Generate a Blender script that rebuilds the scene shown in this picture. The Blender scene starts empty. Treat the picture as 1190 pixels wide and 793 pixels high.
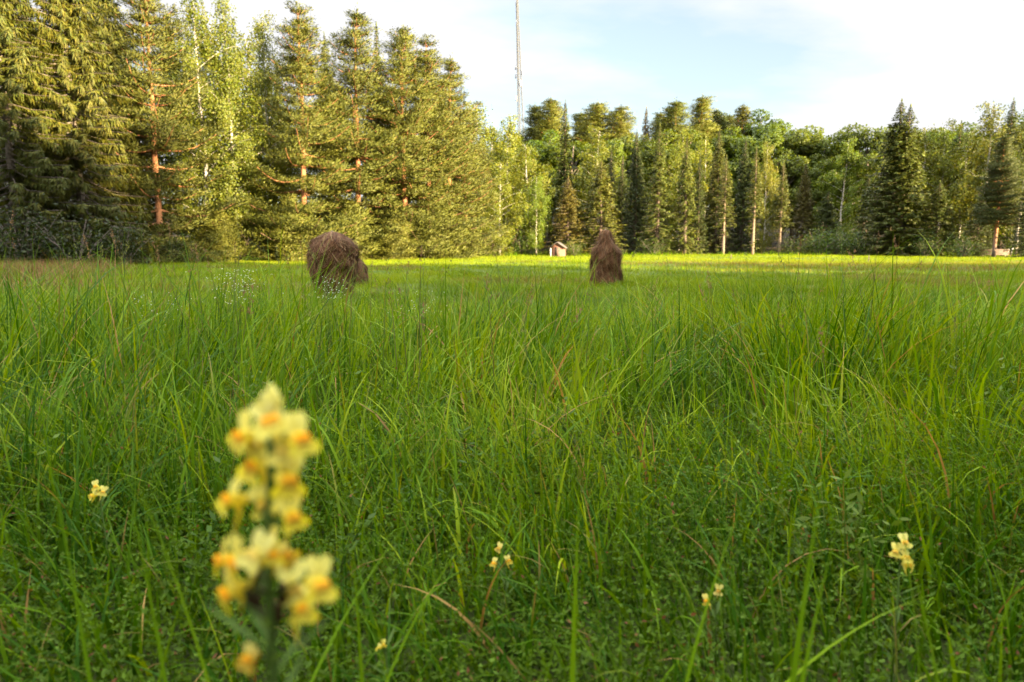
import bpy, math, numpy as np
from mathutils import Vector, Matrix

rng = np.random.default_rng(7)
scene = bpy.context.scene
COL = scene.collection
PI = math.pi

# ------------------------------------------------------------------ camera numbers
CAM_Z = 1.45
PITCH = math.radians(7.9)
F = 800.0                      # focal length in pixels of the 1190 wide photograph
cP, sP = math.cos(PITCH), math.sin(PITCH)

def at(u, v, d):
    """world point that lies d metres ahead (along y) on the sight line of a photo pixel"""
    cx, cy = (u - 595.0) / F, (396.5 - v) / F
    dx, dy, dz = cx, cP + cy * sP, -sP + cy * cP
    k = d / dy
    return np.array([dx * k, d, CAM_Z + dz * k])

def sstep(t):
    t = np.clip(t, 0, 1)
    return t * t * (3 - 2 * t)

def terrain(x, y):
    x = np.asarray(x, float); y = np.asarray(y, float)
    z = 0.80 * (1 - sstep((y - 1.0) / 13.0))
    z = z + 11.0 * sstep((y - 118.0) / 70.0)
    z = z + 0.05 * np.sin(x * 0.9 + 1.3) * np.sin(y * 0.7) * sstep((y - 2) / 6)
    z = z + 0.10 * np.sin(x * 0.13 + 0.5) * np.sin(y * 0.11 + 1.0) * sstep((y - 12) / 20)
    return z

# cheap smooth value noise in 2d
_tab = np.random.default_rng(3).random((64, 64))
def vnoise(x, y):
    xi = np.floor(x).astype(int); yi = np.floor(y).astype(int)
    fx = x - xi; fy = y - yi
    fx = fx * fx * (3 - 2 * fx); fy = fy * fy * (3 - 2 * fy)
    a = _tab[xi % 64, yi % 64]; b = _tab[(xi + 1) % 64, yi % 64]
    c = _tab[xi % 64, (yi + 1) % 64]; d = _tab[(xi + 1) % 64, (yi + 1) % 64]
    return (a * (1 - fx) + b * fx) * (1 - fy) + (c * (1 - fx) + d * fx) * fy

# ------------------------------------------------------------------ materials
def new_mat(name):
    m = bpy.data.materials.new(name); m.use_nodes = True
    nt = m.node_tree; nt.nodes.clear()
    out = nt.nodes.new('ShaderNodeOutputMaterial')
    return m, nt, out

def foliage_mat(name, translucency=0.3, rough=0.5, spec=0.3, tint=True):
    m, nt, out = new_mat(name)
    N, L = nt.nodes, nt.links
    at_ = N.new('ShaderNodeAttribute'); at_.attribute_name = 'col'
    col = at_.outputs['Color']
    if tint:
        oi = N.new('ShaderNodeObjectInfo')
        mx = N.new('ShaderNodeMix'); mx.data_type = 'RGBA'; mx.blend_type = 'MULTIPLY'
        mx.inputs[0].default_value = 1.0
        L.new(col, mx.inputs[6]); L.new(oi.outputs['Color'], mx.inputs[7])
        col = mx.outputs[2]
    p = N.new('ShaderNodeBsdfPrincipled')
    p.inputs['Roughness'].default_value = rough
    p.inputs['Specular IOR Level'].default_value = spec
    L.new(col, p.inputs['Base Color'])
    t = N.new('ShaderNodeBsdfTranslucent')
    hs = N.new('ShaderNodeHueSaturation')
    hs.inputs['Hue'].default_value = 0.485; hs.inputs['Saturation'].default_value = 1.15; hs.inputs['Value'].default_value = 1.25
    L.new(col, hs.inputs['Color']); L.new(hs.outputs['Color'], t.inputs['Color'])
    ms = N.new('ShaderNodeMixShader'); ms.inputs[0].default_value = translucency
    L.new(p.outputs[0], ms.inputs[1]); L.new(t.outputs[0], ms.inputs[2])
    L.new(ms.outputs[0], out.inputs['Surface'])
    return m

def noise_mat(name, c1, c2, scale=4.0, rough=0.85, stretch=(1, 1, 1), c3=None, bump=0.0, detail=6, coord='Object', spec=0.3):
    m, nt, out = new_mat(name)
    N, L = nt.nodes, nt.links
    tc = N.new('ShaderNodeTexCoord'); mp = N.new('ShaderNodeMapping')
    mp.inputs['Scale'].default_value = stretch
    L.new(tc.outputs[coord], mp.inputs['Vector'])
    nz = N.new('ShaderNodeTexNoise'); nz.inputs['Scale'].default_value = scale; nz.inputs['Detail'].default_value = detail
    L.new(mp.outputs[0], nz.inputs['Vector'])
    r = N.new('ShaderNodeValToRGB')
    r.color_ramp.elements[0].position = 0.32; r.color_ramp.elements[0].color = (*c1, 1)
    r.color_ramp.elements[1].position = 0.68; r.color_ramp.elements[1].color = (*c2, 1)
    if c3:
        e = r.color_ramp.elements.new(0.5); e.color = (*c3, 1)
    L.new(nz.outputs['Fac'], r.inputs[0])
    p = N.new('ShaderNodeBsdfPrincipled'); p.inputs['Roughness'].default_value = rough
    p.inputs['Specular IOR Level'].default_value = spec
    L.new(r.outputs[0], p.inputs['Base Color'])
    if bump:
        b = N.new('ShaderNodeBump'); b.inputs['Strength'].default_value = bump
        L.new(nz.outputs['Fac'], b.inputs['Height']); L.new(b.outputs[0], p.inputs['Normal'])
    L.new(p.outputs[0], out.inputs['Surface'])
    return m

def pine_bark():
    """grey-brown furrowed foot, orange flaky bark above: the real colouring of a Scots pine"""
    m, nt, out = new_mat('pine_bark')
    N, L = nt.nodes, nt.links
    tc = N.new('ShaderNodeTexCoord')
    sp = N.new('ShaderNodeSeparateXYZ'); L.new(tc.outputs['Object'], sp.inputs[0])
    mr = N.new('ShaderNodeMapRange'); mr.inputs[1].default_value = 1.0; mr.inputs[2].default_value = 7.0
    L.new(sp.outputs[2], mr.inputs[0])
    nz = N.new('ShaderNodeTexNoise'); nz.inputs['Scale'].default_value = 5; nz.inputs['Detail'].default_value = 5
    L.new(tc.outputs['Object'], nz.inputs['Vector'])
    ra = N.new('ShaderNodeValToRGB'); ra.color_ramp.elements[0].color = (.07, .05, .04, 1); ra.color_ramp.elements[1].color = (.20, .15, .12, 1)
    rb = N.new('ShaderNodeValToRGB'); rb.color_ramp.elements[0].color = (.24, .085, .035, 1); rb.color_ramp.elements[1].color = (.46, .21, .10, 1)
    L.new(nz.outputs['Fac'], ra.inputs[0]); L.new(nz.outputs['Fac'], rb.inputs[0])
    mx = N.new('ShaderNodeMix'); mx.data_type = 'RGBA'
    L.new(mr.outputs[0], mx.inputs[0]); L.new(ra.outputs[0], mx.inputs[6]); L.new(rb.outputs[0], mx.inputs[7])
    p = N.new('ShaderNodeBsdfPrincipled'); p.inputs['Roughness'].default_value = .9
    L.new(mx.outputs[2], p.inputs['Base Color']); L.new(p.outputs[0], out.inputs['Surface'])
    return m

M = {}
M['needles'] = foliage_mat('needles', 0.12, 0.55, 0.25)
M['leaves'] = foliage_mat('leaves', 0.33, 0.5, 0.3)
M['grass'] = foliage_mat('grass_blades', 0.36, 0.5, 0.06, tint=False)
M['herb'] = foliage_mat('herb_leaves', 0.35, 0.6, 0.12, tint=False)
M['hay'] = foliage_mat('hay_straw', 0.12, 0.75, 0.2, tint=False)
M['petal'] = foliage_mat('petals', 0.5, 0.65, 0.1, tint=False)
M['pine_bark'] = pine_bark()
M['spruce_bark'] = noise_mat('spruce_bark', (.075, .055, .045), (.20, .15, .12), 6, .95)
M['grey_bark'] = noise_mat('grey_bark', (.10, .08, .07), (.24, .19, .155), 5, .95)
M['pale_bark'] = noise_mat('pale_bark', (.14, .10, .075), (.28, .21, .155), 5, .9, (1, 1, .5))
M['birch_bark'] = noise_mat('birch_bark', (.06, .05, .045), (.62, .57, .50), 3.0, .7, (1, 1, 3.0), c3=(.5, .45, .4))
M['steel'] = noise_mat('galvanised_steel', (.075, .078, .085), (.12, .125, .135), 3, .6)
M['antenna'] = noise_mat('antenna_grey', (.45, .45, .47), (.6, .6, .62), 3, .5)
M['soil'] = noise_mat('soil', (.03, .022, .014), (.06, .045, .03), 8, 1.0)
M['red_wall'] = noise_mat('faded_red_boards', (.19, .085, .065), (.30, .15, .115), 2.2, .9, (6, 6, .5))
M['roof'] = noise_mat('shed_roof', (.07, .06, .055), (.14, .12, .11), 4, .9)
M['white_paint'] = noise_mat('white_paint', (.66, .65, .62), (.8, .79, .77), 6, .6)
M['dark_glass'] = noise_mat('dark_opening', (.02, .02, .022), (.035, .035, .04), 4, .3)
M['weathered_wood'] = noise_mat('weathered_boards', (.09, .06, .048), (.20, .145, .115), 3, .9, (.6, 6, 6))
M['pole_wood'] = noise_mat('pole_wood', (.12, .09, .07), (.26, .2, .16), 8, .9, (1, 1, .2))

# ------------------------------------------------------------------ mesh building
def make_mesh(name, verts, quads=None, tris=None, col=None, smooth=False, nrm=None):
    me = bpy.data.meshes.new(name)
    verts = np.ascontiguousarray(verts, dtype=np.float32)
    me.vertices.add(len(verts)); me.vertices.foreach_set('co', verts.ravel())
    loops = []; starts = []; s = 0
    if quads is not None and len(quads):
        q = np.asarray(quads, np.int32); loops.append(q.ravel())
        starts.append(np.arange(len(q), dtype=np.int32) * 4 + s); s += q.size
    if tris is not None and len(tris):
        t = np.asarray(tris, np.int32); loops.append(t.ravel())
        starts.append(np.arange(len(t), dtype=np.int32) * 3 + s); s += t.size
    loops = np.concatenate(loops); starts = np.concatenate(starts)
    me.loops.add(len(loops)); me.loops.foreach_set('vertex_index', loops)
    me.polygons.add(len(starts)); me.polygons.foreach_set('loop_start', starts)
    if smooth:
        me.polygons.foreach_set('use_smooth', np.ones(len(starts), dtype=bool))
    if col is not None:
        a = me.attributes.new('col', 'FLOAT_COLOR', 'POINT')
        c = np.ones((len(verts), 4), np.float32); c[:, :3] = col
        a.data.foreach_set('color', c.ravel())
    me.update(calc_edges=True); me.validate()
    if nrm is not None and len(nrm) == len(me.vertices):
        me.normals_split_custom_set_from_vertices(np.asarray(nrm, np.float32).tolist())
    return me

class MB:
    """collects pieces and turns them into ONE mesh"""
    def __init__(self): self.v = []; self.q = []; self.t = []; self.c = []; self.n = 0; self.nr = []
    def add(self, v, q=None, t=None, c=(1, 1, 1)):
        v = np.asarray(v, float).reshape(-1, 3)
        if q is not None and len(q): self.q.append(np.asarray(q) + self.n)
        if t is not None and len(t): self.t.append(np.asarray(t) + self.n)
        c = np.asarray(c, float)
        if c.ndim == 1: c = np.repeat(c[None], len(v), 0)
        self.c.append(c); self.v.append(v); self.n += len(v)
    def tube(self, pts, rad, sides=6, c=(1, 1, 1), cap=True):
        pts = np.asarray(pts, float); k = len(pts); rad = np.broadcast_to(np.asarray(rad, float), (k,))
        tan = np.gradient(pts, axis=0); tan /= np.linalg.norm(tan, axis=1)[:, None] + 1e-9
        ref = np.array([0, 0, 1.0]) if abs(tan[0, 2]) < .9 else np.array([1.0, 0, 0])
        a = np.cross(tan, ref); a /= np.linalg.norm(a, axis=1)[:, None] + 1e-9
        b = np.cross(tan, a)
        th = np.arange(sides) * 2 * PI / sides
        v = pts[:, None, :] + rad[:, None, None] * (a[:, None, :] * np.cos(th)[None, :, None] + b[:, None, :] * np.sin(th)[None, :, None])
        i = np.arange(k - 1)[:, None] * sides; j = np.arange(sides)[None, :]; j2 = (j + 1) % sides
        q = np.stack([i + j, i + j2, i + sides + j2, i + sides + j], -1).reshape(-1, 4)
        t = []
        if cap:
            t = [[0, s + 1, s] for s in range(1, sides - 1)] + [[(k - 1) * sides, (k - 1) * sides + s, (k - 1) * sides + s + 1] for s in range(1, sides - 1)]
        self.add(v.reshape(-1, 3), q, t, c)
    def box(self, lo, hi, c=(1, 1, 1), mat=None):
        x0, y0, z0 = lo; x1, y1, z1 = hi
        v = np.array([[x0, y0, z0], [x1, y0, z0], [x1, y1, z0], [x0, y1, z0], [x0, y0, z1], [x1, y0, z1], [x1, y1, z1], [x0, y1, z1]], float)
        if mat is not None: v = v @ mat[:3, :3].T + mat[:3, 3]
        self.add(v, [[0, 3, 2, 1], [4, 5, 6, 7], [0, 1, 5, 4], [1, 2, 6, 5], [2, 3, 7, 6], [3, 0, 4, 7]], None, c)
    def ellipsoid(self, ctr, ax, c=(1, 1, 1), nu=10, nv=7):
        """ax: 3x3, rows are half axes"""
        ax = np.asarray(ax, float); ctr = np.asarray(ctr, float)
        th = np.linspace(0, PI, nv); ph = np.arange(nu) * 2 * PI / nu
        P = np.stack([np.sin(th)[:, None] * np.cos(ph), np.sin(th)[:, None] * np.sin(ph), np.cos(th)[:, None] * np.ones(nu)], -1)
        v = P.reshape(-1, 3) @ ax + ctr
        i = np.arange(nv - 1)[:, None] * nu; j = np.arange(nu)[None]; j2 = (j + 1) % nu
        q = np.stack([i + j, i + nu + j, i + nu + j2, i + j2], -1).reshape(-1, 4)
        self.add(v, q, None, c)
    def cards(self, base, d, n, length, width, c, sn=None, soft=.68):
        """rhombic leaves: base point, direction, side vector hint n"""
        base = np.asarray(base, float); d = d / (np.linalg.norm(d, axis=1)[:, None] + 1e-9)
        s = np.cross(d, n); s /= np.linalg.norm(s, axis=1)[:, None] + 1e-9
        L = np.broadcast_to(np.asarray(length, float), (len(base),))[:, None]; W = np.broadcast_to(np.asarray(width, float), (len(base),))[:, None]
        if sn is not None:          # leaves turned outward share the soft normal of their spray
            fn = np.cross(d, s); sn = sn / (np.linalg.norm(sn, axis=1)[:, None] + 1e-9)
            flip = np.where((fn * sn).sum(1) < 0, -1., 1.)[:, None]; fn = fn * flip; s = s * flip
            m = sn * soft + fn * (1 - soft); m /= np.linalg.norm(m, axis=1)[:, None] + 1e-9
            self.nr.append(np.repeat(m, 4, 0))
            s = -s
        v = np.stack([base, base + d * L * .45 + s * W * .5, base + d * L, base + d * L * .45 - s * W * .5], 1)
        q = np.arange(len(base) * 4).reshape(-1, 4)
        c = np.asarray(c, float)
        if c.ndim == 1: c = np.repeat(c[None], len(base), 0)
        self.add(v.reshape(-1, 3), q, None, np.repeat(c, 4, 0))
    def mesh(self, name, mat, smooth=False):
        me = make_mesh(name, np.concatenate(self.v), np.concatenate(self.q) if self.q else None,
                       np.concatenate(self.t) if self.t else None, np.concatenate(self.c), smooth or bool(self.nr), np.concatenate(self.nr) if self.nr else None)
        me.materials.append(mat)
        return me

def link(name, me, parent=None, loc=None):
    o = bpy.data.objects.new(name, me); COL.objects.link(o)
    if parent is not None: o.parent = parent
    if loc is not None: o.location = loc
    return o

def tag(o, label=None, cat=None, group=None, kind=None):
    if label: o['label'] = label
    if cat: o['category'] = cat
    if group: o['group'] = group
    if kind: o['kind'] = kind
    return o

def empty(name, loc, label, cat, group=None, rz=0.0):
    o = bpy.data.objects.new(name, None); COL.objects.link(o)
    o.location = loc; o.rotation_euler = (0, 0, rz); o.empty_display_size = .3
    return tag(o, label, cat, group)

def unit(v): return v / (np.linalg.norm(v, axis=-1, keepdims=True) + 1e-9)

# ------------------------------------------------------------------ trees (each kind gives a trunk mesh and a crown mesh)
def vary(base, n, r, amt=.25, warm=.12):
    """per leaf colour: brightness and yellow shift"""
    b = 1 + amt * r.normal(size=(n, 1)); w = warm * r.normal(size=(n, 1))
    c = np.asarray(base)[None] * np.clip(b, .35, 1.8) * np.concatenate([1 + w, np.ones((n, 1)), 1 - w], 1)
    return np.clip(c, .003, 1)

def spruce(seed, H=24., R=3.2, low=.03, dens=1.0, droop=.5, bark='spruce_bark', hang=1.0, sparse=0., dead=.0, col=(.074, .090, .013)):
    r = np.random.default_rng(seed)
    T = MB(); Cn = MB()
    zz = np.linspace(0, H, 12)
    wob = np.cumsum(r.normal(0, .03, (12, 2)), 0)
    T.tube(np.column_stack([wob, zz]), .34 * (1 - zz / H) ** .8 * (H / 24) + .015, 7)
    z = low * H
    B, D, Nn, Ln, Wd, SN = [], [], [], [], [], []
    lump = r.random(7) * 2 * PI
    while z < H - .1:
        t = z / H
        nb = 6 if t < .9 else 5
        a0 = r.random() * 2 * PI
        for k in range(nb):
            if r.random() < sparse * (1 - t): continue
            a = a0 + k * 2 * PI / nb + r.normal(0, .25)
            prof = (1 - t) ** (.6 if R > 6 else .8)
            irregular = .92 + .2 * math.sin(3 * a + lump[0] + z * .8) * math.sin(z * .55 + lump[1])
            ln = (R * prof * irregular * r.uniform(.72, 1.15)) + .04
            tf = min(1., .22 + ln / 1.6)
            isdead = t < dead
            if isdead: ln *= r.uniform(.25, .7)
            s = np.linspace(0, 1, 5)
            dr = droop * (1 - t * .9) if t < .88 else -.6
            rad = ln * s; dz = ln * (-dr * 1.25 * s + dr * .75 * s * s)
            dirh = np.array([math.cos(a), math.sin(a), 0]); side = np.array([-dirh[1], dirh[0], 0])
            pts = dirh[None] * rad[:, None] + np.array([0, 0, z])[None]
            pts[:, 2] += dz
            pts[:, 0] += np.interp(z, zz, wob[:, 0]); pts[:, 1] += np.interp(z, zz, wob[:, 1])
            T.tube(pts[::2] if not isdead else pts, (.016 + .010 * ln) * (1 - .8 * (s[::2] if not isdead else s)), 3, cap=False)
            if isdead and r.random() < .75: continue
            m = max(4, int(ln / .105 * dens))
            ss = np.sort(r.uniform(.12 if t > .5 else .25, 1.0, m))
            P = np.stack([np.interp(ss, s, pts[:, i]) for i in range(3)], 1)
            for sg in (-1, 1):
                ang = r.uniform(.5, 1.1, m)
                d = dirh[None] * np.cos(ang)[:, None] + side[None] * (sg * np.sin(ang))[:, None]
                d[:, 2] = -r.uniform(.05, .7, m) * hang
                B.append(P); D.append(d); SN.append(np.tile(dirh * .8 + [0, 0, .55], (m, 1)) + side[None] * sg * .45); Nn.append(np.tile([0, 0, 1.], (m, 1)) + .5 * r.normal(size=(m, 3)))
                Ln.append(r.uniform(.38, .80, m) * (.6 + .55 * (1 - ss)) * (1 + .2 * (R - 3.2) / 3) * tf); Wd.append(r.uniform(.09, .17, m) / dens ** 1.6 * (.4 + .6 * tf))
            mh = int(m * (.8 if R < 6 else 1.7))
            idx = r.integers(0, m, mh)
            d = np.tile([0, 0, -1.], (mh, 1)) * hang + dirh[None] * .5 + .35 * r.normal(size=(mh, 3))
            B.append(P[idx]); D.append(d); SN.append(np.tile(dirh + [0, 0, .15], (mh, 1))); Nn.append(r.normal(size=(mh, 3))); Ln.append(r.uniform(.35, .75, mh) * tf * (1 if R < 6 else 1.3)); Wd.append(r.uniform(.08, .15, mh) / dens ** 1.6 * (.4 + .6 * tf))
            SN.append((dirh + [0, 0, .5])[None]); B.append(P[-1:]); D.append(dirh[None] + [[0, 0, .1]]); Nn.append(np.array([[0, 0, 1.]])); Ln.append(np.array([.35 * tf])); Wd.append(np.array([.12 * tf]))
        z += (.22 + .30 * (1 - t)) * (1 + sparse * .5)
    B = np.concatenate(B); D = np.concatenate(D); Nn = np.concatenate(Nn)
    Cn.cards(B, D, Nn, np.concatenate(Ln), np.concatenate(Wd), vary(col, len(B), r, .20, .12), np.concatenate(SN))
    Cn.cards(np.array([[wob[-1, 0], wob[-1, 1], H - .25]]).repeat(3, 0), np.array([[0, .1, 1.], [.1, 0, 1], [-.1, -.1, 1.]]), np.array([[1., 0, 0], [0, 1., 0], [1, 1, 0.]]), .8, .14, np.array(col), np.array([[0, -1., .3], [1., 0, .3], [-1., 0, .3]]))
    return T.mesh('trunk', M[bark], True), Cn.mesh('crown', M['needles']), H

def pine(seed, H=25., R=4.2, base=.18, dens=1.0, col=(.096, .104, .016), conic=True, gap=1.75):
    r = np.random.default_rng(seed)
    T = MB(); Cn = MB()
    zz = np.linspace(0, H * .98, 14)
    wob = np.cumsum(r.normal(0, .07, (14, 2)), 0) * np.linspace(.2, 1, 14)[:, None]
    T.tube(np.column_stack([wob, zz]), .30 * (1 - zz / H) ** .7 + .03, 8)
    z = base * H
    B, D, Nn, Ln, Wd, SN = [], [], [], [], [], []
    while z < H * .985:
        t = (z / H - base) / (1 - base)
        nb = r.integers(6, 9)
        a0 = r.random() * 2 * PI
        for k in range(nb):
            if r.random() < .12: continue
            a = a0 + k * 2 * PI / nb + r.normal(0, .3)
            prof = ((1 - t) ** .70 * .98 + .02) if conic else ((1 - t ** 1.7) * .8 + .16)
            ln = R * prof * r.uniform(.5, 1.2)
            pk = min(1., .35 + ln / 2.2)
            s = np.linspace(0, 1, 6)
            lift = -.16 + .70 * t + r.normal(0, .045)
            dirh = np.array([math.cos(a), math.sin(a), 0]); side = np.array([-dirh[1], dirh[0], 0])
            sw = r.normal(0, .12)
            pts = dirh[None] * (ln * s)[:, None] + side[None] * (ln * sw * s * s)[:, None]
            pts[:, 2] = z + ln * (lift * s - .10 * np.sin(s * PI) + .12 * s ** 3)
            pts[:, 0] += np.interp(z, zz, wob[:, 0]); pts[:, 1] += np.interp(z, zz, wob[:, 1])
            T.tube(pts, (.022 + .014 * ln) * (1 - .8 * s), 4, cap=False)
            ncl = max(4, int(ln * 5.8 * dens))
            for q in range(ncl):
                sc = r.uniform(.30, 1.03) if t < .7 else r.uniform(.12, 1.03)
                P = np.array([np.interp(sc, s, pts[:, i]) for i in range(3)])
                off = side * r.normal(0, .25 * ln * sc) + dirh * r.normal(0, .12)
                P = P + off + np.array([0, 0, r.uniform(0, .16) + .05])
                m = int(40 * r.uniform(.7, 1.2) * (.4 + .6 * pk))
                rr = r.normal(size=(m, 3)) * np.array([.33, .33, .10]) * pk
                d = unit(rr * np.array([1, 1, .8]) + dirh[None] * .16) + np.array([0, 0, .45]) + .25 * r.normal(size=(m, 3))
                SN.append(rr / np.array([.33, .33, .14]) * .55 + dirh[None] * .45 + np.array([0, 0, .55])); B.append(P + rr); D.append(d); Nn.append(r.normal(size=(m, 3))); Ln.append(r.uniform(.24, .44, m) * (.5 + .5 * pk)); Wd.append(r.uniform(.042, .08, m))
        z += r.uniform(.6, 1.) * gap * (1 - .42 * t)
    # leader shoots
    m = 60
    P = np.array([wob[-1, 0], wob[-1, 1], H * .985]) + r.normal(size=(m, 3)) * np.array([.12, .12, .4])
    SN.append(r.normal(size=(m, 3)) + [0, 0, .4]); B.append(P); D.append(r.normal(size=(m, 3)) * .5 + [0, 0, 1.]); Nn.append(r.normal(size=(m, 3))); Ln.append(r.uniform(.2, .35, m)); Wd.append(r.uniform(.07, .12, m))
    B = np.concatenate(B)
    Cn.cards(B, np.concatenate(D), np.concatenate(Nn), np.concatenate(Ln), np.concatenate(Wd), vary(col, len(B), r, .11, .07), np.concatenate(SN), .85)
    return T.mesh('trunk', M['pine_bark'], True), Cn.mesh('crown', M['needles']), H

def birch(seed, H=22., R=2.9, base=.16, dens=1.0, col=(.108, .122, .013), leaf=.15, bark='birch_bark', weep=1.0):
    r = np.random.default_rng(seed)
    T = MB(); Cn = MB()
    zz = np.linspace(0, H, 12)
    wob = np.cumsum(r.normal(0, .09, (12, 2)), 0); wob -= wob[0]
    T.tube(np.column_stack([wob, zz]), .19 * (1 - zz / H) ** .8 + .012, 7)
    B, D, SN = [], [], []
    nl = int(46 * dens)
    for i in range(nl):
        t = base + (1 - base) * (i + r.random()) / nl
        z = t * H
        a = i * 2.4 + r.normal(0, .4)
        u = (t - base) / (1 - base)
        prof = math.sin(PI * min(1, (.12 + u * .95)) ** .8) ** .7 if u < .95 else .25
        ln = max(.7, R * prof * r.uniform(.45, 1.3) * 1.12)
        dirh = np.array([math.cos(a), math.sin(a), 0])
        s = np.linspace(0, 1, 6)
        pts = dirh[None] * (ln * s ** .9)[:, None]
        pts[:, 2] = z + ln * (1.0 * s - .5 * weep * s * s)
        pts[:, 0] += np.interp(z, zz, wob[:, 0]); pts[:, 1] += np.interp(z, zz, wob[:, 1])
        T.tube(pts, (.008 + .009 * ln) * (1 - .85 * s), 4, cap=False)
        ns = int((10 + 9 * ln) * dens)
        for k in range(ns):
            sc = r.uniform(.2, 1.0)
            P = np.array([np.interp(sc, s, pts[:, j]) for j in range(3)]) + r.normal(size=3) * np.array([.35, .35, .25])
            dl = r.uniform(.5, 1.7) * weep * (.5 + .7 * min(1, (1 - t) * 3 + .25)); m = max(4, int(dl / .11))
            f = np.linspace(0, 1, m)[:, None]
            out = dirh * r.uniform(-.1, .5) + r.normal(size=3) * .2
            Q = P[None] + f * (out[None] * .6) + np.array([0, 0, -1.])[None] * dl * f ** 1.2 + r.normal(size=(m, 3)) * .09
            B.append(Q); SN.append(np.tile(dirh * .9 + out * .5 + [0, 0, .35], (m, 1)) + .35 * r.normal(size=(m, 3))); D.append(r.normal(size=(m, 3)) * .6 + np.array([0, 0, -.6]))
    B = np.concatenate(B); D = np.concatenate(D); n = len(B)
    Cn.cards(B, D, r.normal(size=(n, 3)), r.uniform(.75, 1.25, n) * leaf * 1.5, r.uniform(.75, 1.2, n) * leaf * 1.2, vary(col, n, r, .2, .11), np.concatenate(SN), .48)
    return T.mesh('trunk', M[bark], True), Cn.mesh('crown', M['leaves']), H

def broadleaf(seed, H=22., R=4.6, base=.22, ncl=46, per=330, col=(.085, .108, .010), leaf=.26, bark='grey_bark'):
    r = np.random.default_rng(seed)
    T = MB(); Cn = MB()
    zz = np.linspace(0, H * .86, 9)
    wob = np.cumsum(r.normal(0, .12, (9, 2)), 0); wob -= wob[0]
    T.tube(np.column_stack([wob, zz]), .30 * (1 - zz / H) + .02, 8)
    zc = H * (base + 1) / 2; hz = H * (1 - base) / 2
    B, D, SN = [], [], []
    for i in range(ncl):
        v = unit(r.normal(size=3)); v[2] = v[2] * .95 + .1
        f = r.uniform(.45, 1.0) ** .6
        c = np.array([v[0] * R * f, v[1] * R * f, zc + v[2] * hz * f * .86])
        z0 = max(base * H * .7, c[2] - abs(np.hypot(c[0], c[1])) * .9 - 1); z0 = min(z0, H * .82)
        p0 = np.array([np.interp(z0, zz, wob[:, 0]), np.interp(z0, zz, wob[:, 1]), z0])
        mid = (p0 + c) / 2 + np.array([0, 0, .4]) + r.normal(size=3) * .2
        T.tube(np.array([p0, mid, c]), [.085, .05, .015], 4, cap=False)
        cr = r.uniform(.85, 1.6) * (R / 4.6)
        m = int(per * (cr / 1.2) ** 1.6)
        w = unit(r.normal(size=(m, 3))); rr = r.uniform(.5, 1.05, (m, 1)) ** .5
        lump = 1 + .25 * np.sin(w[:, :1] * 5 + i) * np.sin(w[:, 1:2] * 6 + i * 2)
        Q = c + w * rr * lump * cr * np.array([1.05, 1.05, .78])
        SN.append(w * .7 + v[None] * .5 + [0, 0, .2]); B.append(Q); D.append(w * .6 + r.normal(size=(m, 3)) * .5 + np.array([0, 0, -.35]))
    B = np.concatenate(B); D = np.concatenate(D); n = len(B)
    Cn.cards(B, D, r.normal(size=(n, 3)), r.uniform(.7, 1.3, n) * leaf * 1.35, r.uniform(.7, 1.2, n) * leaf * 1.05, vary(col, n, r, .18, .08), np.concatenate(SN), .62)
    return T.mesh('trunk', M[bark], True), Cn.mesh('crown', M['leaves']), H

def bush(seed, H=2.4, R=1.7, per=1500, col=(.06, .085, .016), leaf=.13):
    r = np.random.default_rng(seed)
    T = MB(); Cn = MB(); B = []
    for i in range(11):
        a = r.random() * 2 * PI; ln = H * r.uniform(.6, 1.0); o = R * r.uniform(.15, .75)
        tip = np.array([math.cos(a) * o, math.sin(a) * o, ln])
        T.tube(np.array([[0, 0, -.1], tip * .5 + [0, 0, .15], tip]), [.03, .02, .006], 4, cap=False)
        m = per // 11
        f = r.uniform(.15, 1.05, (m, 1))
        B.append(tip[None] * f + r.normal(size=(m, 3)) * np.array([.34, .34, .26]) * R / 1.7)
    B = np.concatenate(B); n = len(B); B[:, 2] = np.abs(B[:, 2])
    Cn.cards(B, r.normal(size=(n, 3)) + [0, 0, .3], r.normal(size=(n, 3)), r.uniform(.7, 1.3, n) * leaf, r.uniform(.6, 1., n) * leaf * .7, vary(col, n, r, .25, .12))
    return T.mesh('stems', M['grey_bark'], True), Cn.mesh('foliage', M['leaves']), H

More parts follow.
